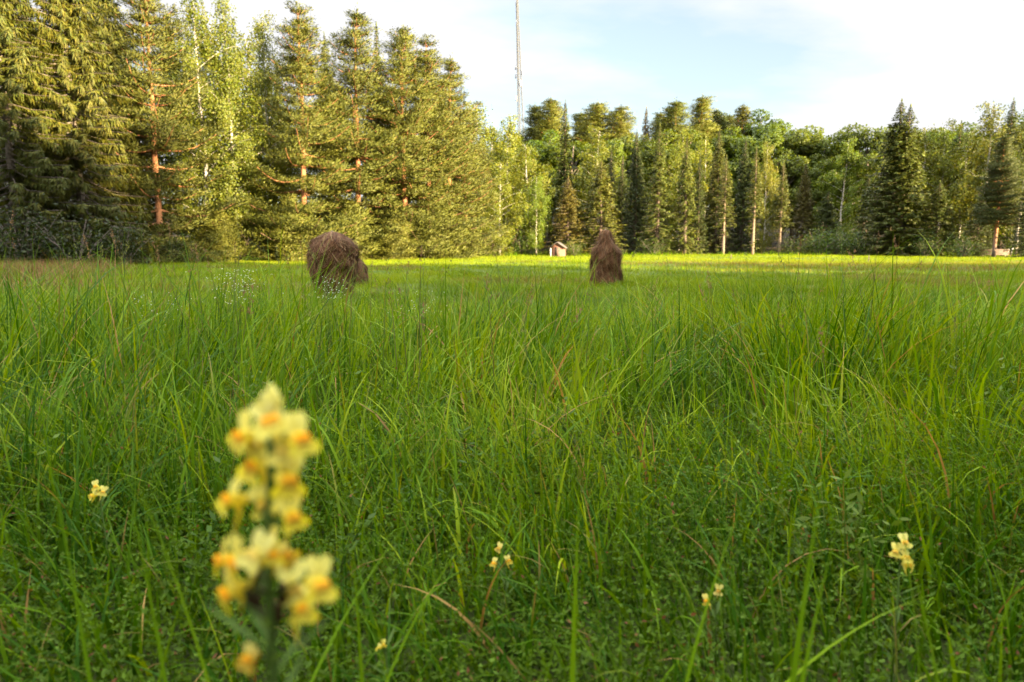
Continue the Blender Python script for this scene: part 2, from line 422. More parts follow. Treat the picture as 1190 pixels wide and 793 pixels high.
KIND = {
    'spruce_old':   ('spruce', [spruce(11, 26, 7.6, .03, 1.3, .6, 'grey_bark', 1.6, .08), spruce(12, 26, 7.2, .05, 1.3, .55, 'grey_bark', 1.5, .08)]),
    'spruce':       ('spruce', [spruce(21, 24, 4.3), spruce(22, 24, 3.9, .02, 1, .6), spruce(23, 24, 4.6, .03, 1, .42)]),
    'spruce_slim':  ('spruce', [spruce(31, 24, 3.0, .02, 1, .75, hang=1.4), spruce(32, 24, 2.7, .03, 1, .6)]),
    'spruce_wide':  ('spruce', [spruce(41, 18, 5.4, .02, 1.0, .3, hang=.6), spruce(42, 18, 5.0, .02, 1.0, .35, hang=.7)]),
    'spruce_bare':  ('spruce', [spruce(51, 21, 3.2, .10, 1, .25, 'pale_bark', .8, .22, .30), spruce(52, 21, 3.0, .08, 1, .2, 'pale_bark', .7, .25, .36)]),
    'pine_field':   ('pine', [pine(61, 25, 7.2, .05, 1.05), pine(62, 25, 6.8, .07, 1.05), pine(63, 25, 7.2, .05, 1.05)]),
    'pine':         ('pine', [pine(71, 25, 3.4, .30, 1.0, conic=False, gap=1.0), pine(72, 25, 3.1, .35, 1.0, conic=False, gap=1.0)]),
    'pine_young':   ('young_pine', [pine(81, 6, 2.6, .04, 1.7, conic=False, gap=.7), pine(82, 6, 2.9, .04, 1.7, conic=False, gap=.7)]),
    'birch':        ('birch', [birch(91, 22, 3.9, .06), birch(92, 22, 3.5, .08), birch(93, 22, 4.2, .04)]),
    'birch_near':   ('birch', [birch(101, 24, 3.9, .04, 1.35, leaf=.12), birch(102, 24, 3.6, .04, 1.35, leaf=.12)]),
    'broadleaf':    ('broadleaf_tree', [broadleaf(111, 22, 4.8, .10, 60), broadleaf(112, 22, 4.4, .08, 62)]),
    'bush':         ('bush', [bush(121), bush(122, 2.4, 1.9)]),
}
PARTS = {'bush': ('stems', 'foliage')}
CAT = {'spruce': 'spruce tree', 'pine': 'pine tree', 'young_pine': 'young pine', 'birch': 'birch tree', 'broadleaf_tree': 'tree', 'bush': 'bush'}
_count = {}
def plant(kind, u, vtop, d, label, tint=(1, 1, 1), wide=1.0, group=None, xyz=None, height=None, lean=0.0):
    name, variants = KIND[kind]
    k = _count.get(kind, 0); _count[kind] = k + 1
    tm, cm, H = variants[k % len(variants)]
    if xyz is None:
        p = at(u, vtop, d); x, y = p[0], p[1]; z = float(terrain(x, y)); h = p[2] - z
    else:
        x, y = xyz; z = float(terrain(x, y)); h = height
    s = h / H
    e = empty(name, (x, y, z - .05), label, CAT[name], group, rz=(k * 2.399) % (2 * PI))
    e.rotation_euler[1] = lean
    e.scale = (s * wide, s * wide, s)
    pn = PARTS.get(name, ('trunk', 'crown'))
    t = link(pn[0], tm, e); c = link(pn[1], cm, e)
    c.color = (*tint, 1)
    return e

exec_trees = []
OL = (1.15, 1.02, .9)      # olive tint of the old left trees
DK = (.55, .62, .7)        # dark blue-green spruces; also stands in for shade at the right edge
BR = (1.35, .95, .9)       # brownish
LT = (1.3, 1.3, .9)       # light yellow-green
GR = (1.0, 1.25, .85)        # fresh green
W1 = 'tall trees along the left edge of the meadow'
W2 = 'trees along the far edge of the meadow'
W3 = 'trees on the rise behind the meadow edge'
trees = [
 # left group, nearest
 ('spruce_old', -14, -70, 50, 'huge old spruce with drooping branches and bare grey trunk, at the far left', OL, 1.0, W1),
 ('spruce_old', 70, -55, 53, 'broad old spruce with curtains of olive twigs, right beside the leftmost spruce', (1.25, 1.05, .85), 1.0, W1),
 ('spruce_old', 118, -20, 60, 'old spruce close behind the orange-trunked pine at the left', OL, .9, W1),
 ('spruce', 28, -10, 72, 'dark spruce showing between the two old drooping spruces', (.8, .85, .85), 1.1, W1),
 ('pine_field', 166, -28, 60, 'tall pine with orange trunk growing between the old spruces and the birches', (1, .98, .95), 1.0, W1),
 ('birch_near', 222, -26, 66, 'slender birch nearest the orange-trunked pine, its top out of frame', (.98, 1.02, .85), .95, W1),
 ('birch_near', 262, 0, 68, 'middle birch of the three at the left, with a pointed yellow-green top', (.98, 1.02, .85), .95, W1),
 ('birch_near', 302, 18, 72, 'lower birch standing just left of the pointed field pine', (1.1, 1.1, .9), .8, W1),
 ('pine_field', 342, 6, 68, 'bushy pointed pine with straight orange trunk behind the domed haystack', (1.05, 1.05, .9), .95, W1),
 ('spruce', 376, 40, 80, 'small spruce top peeping between the bushy pointed pine and the next pine', (1, 1, .9), .8, W1),
 ('pine_field', 408, 14, 75, 'pine with flaking orange trunk and open gaps, second of the field pines', (1.0, 1.02, .95), 1.0, W1),
 ('spruce_slim', 436, 30, 84, 'slim spruce spire between the second and the third field pine', (1, 1, .9), .9, W1),
 ('pine_field', 466, 34, 77, 'pine with bright orange upper trunk, third of the field pines', (1.05, 1.05, .9), 1.0, W1),
 ('pine_field', 494, 44, 80, 'pine leaning against the third field pine with a broad needle skirt', (1.0, 1.0, .9), 1.0, W1),
 ('pine_field', 518, 68, 84, 'lower pine with stepped right side ending the row of field pines', (1.05, 1.05, .9), 1.0, W1),
 ('pine_field', 540, 128, 90, 'short bushy pine sloping down beside the row of field pines', (1.05, 1.05, .9), 1.05, W1),
 ('pine_young', 252, 248, 61, 'young pine forming a rounded yellow-green cushion below the birches', (1.25, 1.2, 1), 1.0, 'young pines on the meadow edge'),
 ('pine_young', 333, 232, 66, 'young pine below the bushy pointed pine, left of the domed haystack', (1.2, 1.15, .95), 1.0, 'young pines on the meadow edge'),
 ('pine_young', 404, 236, 71, 'young pine standing directly behind the domed haystack', (1.1, 1.1, .95), 1.0, 'young pines on the meadow edge'),
 ('pine_young', 455, 250, 73, 'low young pine at the foot of the third field pine', (1.15, 1.1, .95), 1.0, 'young pines on the meadow edge'),
 ('pine_young', 512, 236, 79, 'young pine at the foot of the stepped pine', (1.1, 1.1, .95), 1.1, 'young pines on the meadow edge'),
 ('bush', 26, 240, 46, 'dark bush in the shade under the leftmost spruce', (.40, .40, .36), 1.3, 'shaded bushes under the left trees'),  # tints of these bushes darkened to carry the deep shade there
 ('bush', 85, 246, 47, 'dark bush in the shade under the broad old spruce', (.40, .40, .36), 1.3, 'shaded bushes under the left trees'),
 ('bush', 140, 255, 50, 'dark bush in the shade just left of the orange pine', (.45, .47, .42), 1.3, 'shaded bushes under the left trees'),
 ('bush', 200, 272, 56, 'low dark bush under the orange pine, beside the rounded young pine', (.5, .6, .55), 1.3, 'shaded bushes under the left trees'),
 # behind the left group
 ('spruce', 5, 40, 92, 'spruce glimpsed far behind the leftmost spruce', (.8, .85, .8), 1.2, W1),
 ('birch', 110, 30, 90, 'birch glimpsed behind the broad old spruce', (1, 1, .9), 1.1, W1),
 ('spruce', 195, 20, 88, 'spruce hidden behind the orange pine and the first birch', (.8, .9, .85), 1.1, W1),
 ('birch', 243, 30, 90, 'birch filling the gap behind the first and second left birches', (1, 1, .9), 1.1, W1),
 ('birch', 285, 40, 92, 'birch filling the gap behind the second and third left birches', (1, 1, .9), 1.1, W1),
 ('spruce', 322, 80, 94, 'spruce filling the gap left of the bushy pointed pine', (.9, .95, .85), 1.2, W1),
 ('birch', 388, 95, 98, 'birch filling the gap behind the first and second field pines', (.95, 1, .9), 1.2, W1),
 ('birch', 440, 100, 100, 'birch filling the gap under the slim spruce spire', (.95, 1, .9), 1.2, W1),
 ('birch', 505, 110, 104, 'birch filling the gap behind the stepped pine', (.95, 1, .9), 1.2, W1),
 # centre, meadow edge
 ('birch', 557, 120, 118, 'birch with domed crown showing right of the sloping pine', LT, 1.2, W2),
 ('spruce', 562, 172, 106, 'brownish spruce beside the short sloping pine', BR, 1.05, W2),
 ('birch', 588, 136, 114, 'birch with soft pale crown left of the radio mast', LT, 1.1, W2),
 ('birch', 580, 190, 100, 'low bright birch hanging over the meadow next to the brownish spruce', LT, 1.2, W2),
 ('birch', 612, 168, 108, 'broad bright birch below the radio mast', (1.15, 1.15, .85), 1.3, W2),
 ('birch', 624, 205, 103, 'green leafy birch with white stem, left of the faded red shed', GR, 1.2, W2),
 ('spruce_slim', 657, 118, 124, 'narrow spruce spire with lit left flank behind the faded red shed', (.95, 1, .8), 1.0, W2),
 ('spruce_wide', 661, 206, 104, 'low spruce with rusty brown top over the faded red shed', BR, 1.0, W2),
 ('spruce_wide', 699, 186, 104, 'low spruce with wide layered golden branches behind the pole haystack', (1.25, 1.1, .9), 1.1, W2),
 ('birch', 697, 152, 120, 'pale birch rising above the layered golden spruce', (1.1, 1.1, .9), 1.3, W2),
 ('spruce_slim', 711, 172, 113, 'thin dark spruce, leftmost of the dark spires', DK, .8, W2),
 ('spruce_slim', 724, 178, 114, 'short thin dark spruce, second of the dark spires', DK, .8, W2),
 ('spruce', 741, 152, 109, 'tall black-green spruce, largest of the dark spires', DK, .75, W2),
 ('spruce', 768, 146, 104, 'shaggy sunlit spruce right of the largest dark spire', (1.05, 1.05, .8), .85, W2),
 ('birch', 793, 152, 112, 'pale birch squeezed between two shaggy sunlit spruces', LT, 1.0, W2),
 ('spruce_slim', 800, 158, 103, 'slender sunlit spruce with hanging arms, right of the squeezed birch', (1.1, 1.08, .8), 1.05, W2),
 ('spruce_slim', 814, 180, 108, 'dark narrow spruce right of the slender sunlit spruce', DK, .9, W2),
 ('birch', 824, 158, 120, 'birch crown behind the dark narrow spruce', LT, 1.0, W2),
 ('spruce', 836, 152, 110, 'brown-green spruce left of the first pale bare trunk', (1.0, .92, .85), .85, W2),
 ('spruce_bare', 845, 182, 101, 'spruce with pale bare lower trunk, first of the bare trunks', (1.05, .98, .9), .9, W2),
 ('spruce', 867, 162, 112, 'dark spruce between the first and second pale bare trunks', (.7, .78, .8), .8, W2),
 ('spruce_bare', 880, 172, 100, 'spruce with the longest pale bare trunk, second of the bare trunks', (1.1, 1.05, .9), .9, W2),
 ('birch', 894, 170, 107, 'small whitish-green birch crown right of the longest bare trunk', (1.5, 1.35, 1.6), .75, W2),
 ('spruce_bare', 911, 188, 102, 'spruce with grey-brown dead lower branches, third of the bare trunks', (1.0, .92, .9), 1.0, W2),
 ('spruce', 937, 190, 108, 'spruce with rusty brown branch tips right of the bare trunks', BR, .95, W2),
 ('spruce_wide', 963, 222, 107, 'dark low spruce right of the rusty spruce', (.65, .72, .75), 1.0, W2),
 ('birch', 984, 162, 118, 'birch with a thin visible stem left of the rounded broadleaf crown', GR, 1.0, W2),
 ('spruce', 1010, 204, 106, 'dark spruce in front of the rounded broadleaf crown', (.65, .72, .75), 1.0, W2),
 ('broadleaf', 1013, 130, 122, 'large rounded bright green broadleaf crown left of the two-topped spruce', (1.15, 1.15, .9), 1.05, W2),
 ('spruce', 1046, 118, 99, 'left spire of the tall two-topped spruce', (1.0, 1.0, .85), 1.3, W2),
 ('spruce', 1057, 124, 98.5, 'right, slightly shorter spire of the two-topped spruce', (1.0, 1.0, .85), 1.25, W2),
 ('birch', 1079, 150, 106, 'olive birch directly right of the two-topped spruce', (1.1, 1.05, .85), 1.25, W2),
 ('birch', 1101, 146, 104, 'yellowish birch with tall oval crown right of the olive birch', LT, 1.1, W2),
 ('spruce_wide', 1092, 212, 96, 'low layered spruce in front of the yellowish birch', (.85, .88, .8), 1.2, W2),
 ('birch', 1126, 152, 106, 'dull green birch between the yellowish birch and the far right trees', (.8, .85, .8), 1.1, W2),  # shade of the right-hand trees is put into their darker tints
 ('birch', 1152, 122, 100, 'tall birch with arching golden top near the right edge', (1.0, .95, .8), 1.1, W2),
 ('pine', 1168, 158, 88, 'dark pine with pale stem in front of the arching birch', DK, 1.2, W2),
 ('spruce', 1178, 116, 112, 'dark spruce tip above the arching birch', (.8, .82, .8), .9, W2),
 ('birch', 1196, 128, 98, 'birch cut by the right edge of the photo', (.75, .8, .8), 1.2, W2),
 ('spruce', 1208, 170, 84, 'shaded spruce at the right edge, in front of the cut-off birch', DK, 1.2, W2),
 ('spruce_wide', 1140, 225, 93, 'dark low spruce behind the weathered plank stack', (.6, .66, .7), 1.1, W2),
 # rise behind
 ('birch', 572, 150, 140, 'birch filling the gap behind the brownish spruce', (1.1, 1.1, .9), 1.4, W3),
 ('pine', 640, 115, 142, 'tall pine crown just right of the radio mast', LT, 1.2, W3),
 ('pine', 622, 124, 146, 'pine crown at the foot of the radio mast', LT, 1.2, W3),
 ('broadleaf', 634, 150, 134, 'deep green round crown under the tall pine beside the mast', GR, 1.0, W3),
 ('pine', 692, 120, 142, 'broad pine crown right of the narrow spruce spire', LT, 1.5, W3),
 ('pine', 676, 132, 148, 'small pine crown next to the narrow spruce spire', LT, 1.3, W3),
 ('pine', 721, 125, 140, 'pine crown with an open top above the thin dark spires', LT, 1.3, W3),
 ('broadleaf', 716, 150, 132, 'bright green round crown above the thin dark spires', (1.1, 1.2, .9), 1.0, W3),
 ('spruce_slim', 751, 126, 142, 'reddish spire sticking up above the largest dark spire', (1.7, 1.05, 1.2), .9, W3),
 ('birch', 752, 160, 134, 'birch crown closing the gap between the dark spires', (1.1, 1.1, .9), 1.3, W3),
 ('pine', 786, 118, 140, 'pine crown above the shaggy sunlit spruce', (1.0, 1.1, .9), 1.4, W3),
 ('pine', 770, 132, 146, 'lower pine crown left of the pine above the shaggy spruce', LT, 1.3, W3),
 ('pine', 816, 113, 142, 'thin see-through pine top, highest above the slender spruce', LT, 1.2, W3),
 ('pine', 834, 128, 144, 'dark pine crown behind the brown-green spruce', (.8, .95, .85), 1.2, W3),
 ('broadleaf', 806, 150, 136, 'round green crown behind the squeezed birch', (1.1, 1.15, .9), 1.0, W3),
 ('pine', 863, 124, 140, 'pine top above the first and second bare trunks', (1.1, 1.05, .95), 1.0, W3),
 ('pine', 846, 134, 150, 'dark pine top left of the pine above the bare trunks', (.8, .92, .85), 1.2, W3),
 ('broadleaf', 862, 158, 134, 'green crown closing the gap between the bare-trunk spruces', GR, 1.1, W3),
 ('broadleaf', 893, 124, 138, 'dark topped round crown above the whitish birch', (.85, 1.0, .9), 1.0, W3),
 ('broadleaf', 927, 136, 134, 'wide green crown above the rusty spruce', (1.1, 1.1, .9), 1.05, W3),
 ('broadleaf', 912, 170, 126, 'lower bright crown behind the third bare trunk', (1.2, 1.2, .9), 1.1, W3),
 ('broadleaf', 963, 145, 132, 'wide green crown above the dark low spruce', (1.0, 1.1, .9), 1.0, W3),
 ('broadleaf', 950, 185, 124, 'lower green crown between the rusty spruce and the thin-stemmed birch', (1.1, 1.15, .9), 1.1, W3),
 ('spruce_slim', 987, 146, 140, 'spruce tip left of the rounded broadleaf crown', (.85, .95, .85), 1.0, W3),
 ('broadleaf', 984, 158, 136, 'green crown behind the thin-stemmed birch', (.95, 1.1, .9), 1.0, W3),
 ('broadleaf', 1030, 160, 130, 'green crown between the rounded crown and the two-topped spruce', (1.0, 1.1, .9), 1.0, W3),
 ('broadleaf', 1092, 136, 130, 'green crown above the olive and the yellowish birch', GR, 1.0, W3),
 ('spruce', 1116, 142, 126, 'dark spruce tips above the dull green birch', (.7, .8, .8), 1.0, W3),
 ('broadleaf', 1135, 140, 130, 'green crown above the dull green birch', (.85, .95, .85), 1.1, W3),
 ('broadleaf', 1068, 138, 128, 'green crown directly behind the two-topped spruce', (.95, 1.1, .85), 1.1, W3),
 ('broadleaf', 1186, 132, 136, 'green crown closing the skyline at the right edge', (.8, .9, .85), 1.1, W3),
 ('broadleaf', 742, 148, 136, 'pale green crown closing the skyline behind the largest dark spire', (1.2, 1.25, .9), 1.1, W3),
 ('broadleaf', 842, 146, 138, 'pale green crown closing the skyline behind the first bare trunk', (1.1, 1.2, .9), 1.1, W3),
 ('broadleaf', 878, 142, 132, 'pale green crown closing the skyline between the second bare trunk and the whitish birch', (1.1, 1.2, .9), 1.1, W3),
 ('broadleaf', 774, 150, 132, 'yellow-green crown closing the skyline behind the shaggy sunlit spruce', (1.2, 1.2, .9), 1.1, W3),
 ('broadleaf', 664, 150, 132, 'yellow-green crown closing the skyline behind the narrow spruce spire', (1.2, 1.25, .9), 1.1, W3),
 ('broadleaf', 604, 152, 132, 'yellow-green crown closing the skyline left of the mast foot', (1.2, 1.2, .9), 1.1, W3),
 ('broadleaf', 1165, 135, 128, 'green crown behind the arching birch', (.8, .9, .85), 1.1, W3),
]
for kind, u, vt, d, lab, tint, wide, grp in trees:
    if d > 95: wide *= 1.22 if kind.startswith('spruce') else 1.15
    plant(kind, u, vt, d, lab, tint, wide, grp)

shrubs = [
 (952, 268, 100, 'leafy bush between the rusty spruce and the dark low spruce', (.9, 1.05, .9)),
 (972, 262, 101, 'pale green bush under the dark low spruce', (1.1, 1.2, 1.0)),
 (996, 268, 100, 'low bush under the dark spruce before the rounded crown', (.8, .9, .8)),
 (925, 274, 101, 'low bush at the foot of the third bare trunk', (1.0, .95, .85)),
 (668, 280, 99, 'small bush right of the faded red shed', (1.2, 1.2, .9)),
 (1122, 274, 90, 'bush left of the weathered plank stack', (.9, 1.0, .85)),
 (605, 270, 103, 'bush at the foot of the broad bright birch', (1.1, 1.2, .9)),
 (760, 276, 102, 'bush at the foot of the shaggy sunlit spruce', (.9, .95, .8)),
 (1076, 272, 94, 'bush at the foot of the two-topped spruce', (.8, .9, .8)),
]
for u, vt, d, lab, tint in shrubs:
    plant('bush', u, vt, d, lab, tint, 1.5, 'bushes along the far meadow edge')

# the wood behind and to the right of the photographer: it casts the long evening shade
_r = np.random.default_rng(5)
row = []
for x in np.arange(-46, 175, 5.4):
    row.append((x + _r.normal(0, 1), -25 + _r.normal(0, 1.6)))
    row.append((x + 2.6 + _r.normal(0, 1), -31 + _r.normal(0, 1.6)))
for i, (x, y) in enumerate(row):
    kd = ['spruce', 'spruce_old', 'birch', 'spruce', 'broadleaf'][i % 5]
    plant(kd, 0, 0, 0, 'tree of the wood behind the camera that shades the near meadow', (1, 1, 1), 1.25, 'wood behind the camera',
          xyz=(x, y), height=_r.uniform(22.0, 26.0) * (1.5 if 18 < x < 70 else 1.0))

# ------------------------------------------------------------------ ground
def axis(n, lim, k):
    t = np.linspace(-1, 1, n); return lim * np.sinh(k * t) / math.sinh(k)
gx = axis(161, 4000, 7.5); gy = axis(221, 4000, 7.5)
X, Y = np.meshgrid(gx, gy, indexing='ij')
Z = terrain(X, Y)
V = np.stack([X, Y, Z], -1).reshape(-1, 3)
nx, ny = len(gx), len(gy)
i, j = np.meshgrid(np.arange(nx - 1), np.arange(ny - 1), indexing='ij')
Q = np.stack([i * ny + j, (i + 1) * ny + j, (i + 1) * ny + j + 1, i * ny + j + 1], -1).reshape(-1, 4)
def ground_mat():
    m, nt, out = new_mat('meadow_ground'); N, L = nt.nodes, nt.links
    g = N.new('ShaderNodeNewGeometry')
    n1 = N.new('ShaderNodeTexNoise'); n1.inputs['Scale'].default_value = .35; n1.inputs['Detail'].default_value = 8
    n2 = N.new('ShaderNodeTexNoise'); n2.inputs['Scale'].default_value = 9; n2.inputs['Detail'].default_value = 6
    L.new(g.outputs['Position'], n1.inputs['Vector']); L.new(g.outputs['Position'], n2.inputs['Vector'])
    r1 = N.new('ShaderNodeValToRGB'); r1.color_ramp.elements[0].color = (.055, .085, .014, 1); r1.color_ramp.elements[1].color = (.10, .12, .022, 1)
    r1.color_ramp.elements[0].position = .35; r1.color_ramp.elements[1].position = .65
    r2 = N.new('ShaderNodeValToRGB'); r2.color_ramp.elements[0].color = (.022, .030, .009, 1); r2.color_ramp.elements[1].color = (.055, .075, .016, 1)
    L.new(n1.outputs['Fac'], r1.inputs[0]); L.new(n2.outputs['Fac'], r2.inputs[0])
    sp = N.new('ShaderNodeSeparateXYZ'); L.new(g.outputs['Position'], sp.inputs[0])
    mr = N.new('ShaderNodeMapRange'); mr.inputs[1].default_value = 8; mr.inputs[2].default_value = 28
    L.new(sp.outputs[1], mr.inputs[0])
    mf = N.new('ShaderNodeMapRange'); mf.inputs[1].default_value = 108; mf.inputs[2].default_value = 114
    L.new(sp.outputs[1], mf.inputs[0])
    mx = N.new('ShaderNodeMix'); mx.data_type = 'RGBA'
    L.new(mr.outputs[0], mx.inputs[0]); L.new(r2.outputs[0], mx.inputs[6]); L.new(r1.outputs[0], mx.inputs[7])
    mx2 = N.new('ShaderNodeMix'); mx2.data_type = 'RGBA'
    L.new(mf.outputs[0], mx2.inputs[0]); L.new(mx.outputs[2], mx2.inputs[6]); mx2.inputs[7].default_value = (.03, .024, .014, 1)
    p = N.new('ShaderNodeBsdfPrincipled'); p.inputs['Roughness'].default_value = 1.0; p.inputs['Specular IOR Level'].default_value = .1
    L.new(mx2.outputs[2], p.inputs['Base Color']); L.new(p.outputs[0], out.inputs['Surface'])
    return m
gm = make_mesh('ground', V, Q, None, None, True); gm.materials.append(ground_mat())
tag(link('ground', gm), kind='structure')

# ------------------------------------------------------------------ grass
def blades(root, az, lean, curl, length, width, segs, col, tipcol=None, tipmask=None, taper=1.6):
    n = len(root)
    s = np.linspace(0, 1, segs + 1)
    th = lean[:, None] + curl[:, None] * s[None] ** 1.4
    ds = length[:, None] / segs
    hx = np.concatenate([np.zeros((n, 1)), np.cumsum(np.sin((th[:, 1:] + th[:, :-1]) / 2) * ds, 1)], 1)
    hz = np.concatenate([np.zeros((n, 1)), np.cumsum(np.cos((th[:, 1:] + th[:, :-1]) / 2) * ds, 1)], 1)
    ca, sa = np.cos(az)[:, None], np.sin(az)[:, None]
    P = np.stack([root[:, 0:1] + hx * ca, root[:, 1:2] + hx * sa, root[:, 2:3] + hz], -1)
    tw = (rng.random(n) * .9 - .45)[:, None] + (rng.random(n)[:, None] - .5) * 1.2 * s[None]
    sx = -np.sin(az[:, None] + tw); sy = np.cos(az[:, None] + tw)
    w = width[:, None] * .5 * np.clip(1 - s[None] ** taper, .04, 1) * (.7 + .3 * np.minimum(1, s[None] * 5))
    S = np.stack([sx * w, sy * w, np.zeros_like(sx)], -1)
    v = np.stack([P - S, P + S], 2).reshape(n, (segs + 1) * 2, 3)
    k = np.arange(segs) * 2
    q = np.stack([k, k + 1, k + 3, k + 2], -1)
    q = (q[None] + (np.arange(n) * (segs + 1) * 2)[:, None, None]).reshape(-1, 4)
    c = np.repeat(col[:, None, :], (segs + 1) * 2, 1).copy()
    if tipcol is not None:
        ss = np.repeat(s, 2)[None, :, None]
        f = np.clip((ss - .55) / .35, 0, 1) * tipmask[:, None, None]
        c = c * (1 - f) + np.asarray(tipcol)[None, None] * f
    return v.reshape(-1, 3), q, c.reshape(-1, 3)

G_DARK = np.array([.024, .074, .003]); G_MID = np.array([.098, .186, .004]); G_YEL = np.array([.200, .262, .007]); G_DRY = np.array([.26, .17, .06])
def grass_colors(n, tone, dry=.03):
    t = np.clip(tone, 0, 1)[:, None]
    c = np.where(t < .5, G_DARK + (G_MID - G_DARK) * t * 2, G_MID + (G_YEL - G_MID) * (t - .5) * 2)
    dm = rng.random(n) < dry
    c[dm] = G_DRY * rng.uniform(.5, 1.3, (dm.sum(), 1)) * np.array([1.05, 1.0, .9])
    return c

def wedge(n, y0, y1, pad=1.6, k=.82):
    y = np.sqrt(rng.random(int(n * 1.0)) * (y1 ** 2 - y0 ** 2) + y0 ** 2)
    hw = k * y + pad
    x = (rng.random(len(y)) * 2 - 1) * hw
    return x, y
def area(y0, y1, pad=1.6, k=.82): return k * (y1 ** 2 - y0 ** 2) + 2 * pad * (y1 - y0)

def brown_zone(x, y):      # dry bank at the left
    return sstep((-.50 * y - 1.0 - x + 4 * (vnoise(x * .5, y * .5) - .5)) / 6.0) * sstep((y - 17) / 4) * (1 - sstep((y - 47) / 5))
def rust_zone(x, y):       # reddish seeding grass towards the right
    return sstep((x - .18 * y + 2) / 14.0) * sstep((y - 34) / 8) * (1 - sstep((y - 60) / 6))

def height_profile(x, y):
    h = np.interp(y, [.9, 1.25, 1.6, 2.0, 2.5, 3.2, 5, 8, 12, 20, 40, 60, 130], [.20, .26, .34, .43, .49, .52, .47, .40, .34, .28, .24, .22, .20])
    h = h * (.74 + .34 * vnoise(x * .55 + 11, y * .55 + 5) + .22 * vnoise(x * 1.6 + 31, y * 1.6 + 15))
    # higher tussocks at the left, a hollow in front of them
    h = h * (1 + .12 * sstep((-x - .2 * y) / .8) * sstep((y - 2.2) / .8) * (1 - sstep((y - 6) / 3)))
    return h

allv, allq, allc, off = [], [], [], 0
def push(v, q, c):
    global off
    allv.append(v); allq.append(q + off); allc.append(c); off += len(v)

def tussocks(y0, y1, clumps_m2, per, segs, width, spread, hscale=1.0, pad=1.6, dry=.022):
    n = int(area(y0, y1, pad) * clumps_m2)
    x, y = wedge(n, y0, y1, pad)
    h = height_profile(x, y) * rng.uniform(.75, 1.15, n)
    wind = 2 * PI * vnoise(x * .35 + 3, y * .35 + 9) * 1.6
    az_c = wind + rng.normal(0, .9, n)
    tone_c = .48 + .30 * sstep((y - 30) / 40) + .45 * (vnoise(x * .16 + 30, y * .10 + 2) - .5) * sstep((y - 8) / 6) + .80 * (vnoise(x * 1.1, y * 1.1) - .5) + rng.normal(0, .22, n)  # far term lightens the blades to carry the sunlit strip
    w_c = rng.uniform(.6, 1.35, n)
    bz = brown_zone(x, y)
    keep = rng.random(n) > bz
    x, y, h, az_c, tone_c, w_c = x[keep], y[keep], h[keep], az_c[keep], tone_c[keep], w_c[keep]; n = len(x)
    N = n * per
    R = lambda a: np.repeat(a, per)
    bx = R(x) + rng.normal(0, spread, N); by = R(y) + rng.normal(0, spread, N)
    by = np.maximum(by, .75)
    bz_ = terrain(bx, by) - .01
    L = R(h) * rng.uniform(.55, 1.25, N)
    lean = np.abs(rng.normal(.14, .18, N)); curl = np.clip(rng.gamma(1.9, .46, N), .05, 2.6)
    az = R(az_c) + rng.normal(0, 1.0, N)
    rz = rust_zone(bx, by)
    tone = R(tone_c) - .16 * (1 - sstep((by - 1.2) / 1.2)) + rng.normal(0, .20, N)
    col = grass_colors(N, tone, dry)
    rm = rng.random(N) < rz * .5
    col[rm] = np.array([.20, .12, .045]) * rng.uniform(.7, 1.2, (rm.sum(), 1))
    ripe_lit = ((.30 * sstep((by - 12) / 14) + .35 * sstep((by - 40) / 22)) * (.5 + vnoise(bx * .2, by * .2)))[:, None]  # riper far grass, plus the sunlit band's yellow put into the colour
    col = col * (1 - ripe_lit) + np.array([.20, .24, .012]) * rng.uniform(.75, 1.15, (N, 1)) * ripe_lit
    dp_ = (vnoise(bx * .12 + 40, by * .22 + 17) > .72) & (by > 18) & (by < 60) & (rng.random(N) < .45)
    col[dp_] = np.array([.17, .11, .04]) * rng.uniform(.7, 1.2, (dp_.sum(), 1))
    tipm = (rng.random(N) < .10) * rng.uniform(.3, 1, N)
    wd = width * R(w_c) * rng.uniform(.65, 1.3, N)
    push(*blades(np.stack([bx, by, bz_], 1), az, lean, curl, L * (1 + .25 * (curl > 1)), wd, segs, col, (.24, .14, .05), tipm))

tussocks(.78, 1.8, 210, 12, 7, .0068, .07)
tussocks(1.6, 4.2, 44, 19, 8, .0098, .06)
tussocks(4.2, 9, 38, 18, 6, .0105, .07)
tussocks(9, 16, 22, 20, 4, .0105, .10)
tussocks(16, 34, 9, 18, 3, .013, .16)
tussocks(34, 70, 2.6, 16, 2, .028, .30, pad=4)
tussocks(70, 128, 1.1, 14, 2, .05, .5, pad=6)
# ragged weeds where the field meets the trees
n = 26000
y = rng.uniform(88, 106, n); x = rng.uniform(-30, 92, n)
gate = vnoise(x * .28, y * .35) * sstep((y - 86 - 5 * vnoise(x * .15, x * 0)) / 12)
k = rng.random(n) < gate * 1.1; x, y, gate = x[k], y[k], gate[k]; n = len(x)
cw = grass_colors(n, rng.normal(.55, .25, n), .06)
push(*blades(np.stack([x, y, terrain(x, y)], 1), rng.random(n) * 2 * PI, np.abs(rng.normal(.2, .2, n)), rng.gamma(2, .3, n), rng.uniform(.25, 1.15, n) * gate * 1.3, rng.uniform(.03, .09, n), 3, cw))
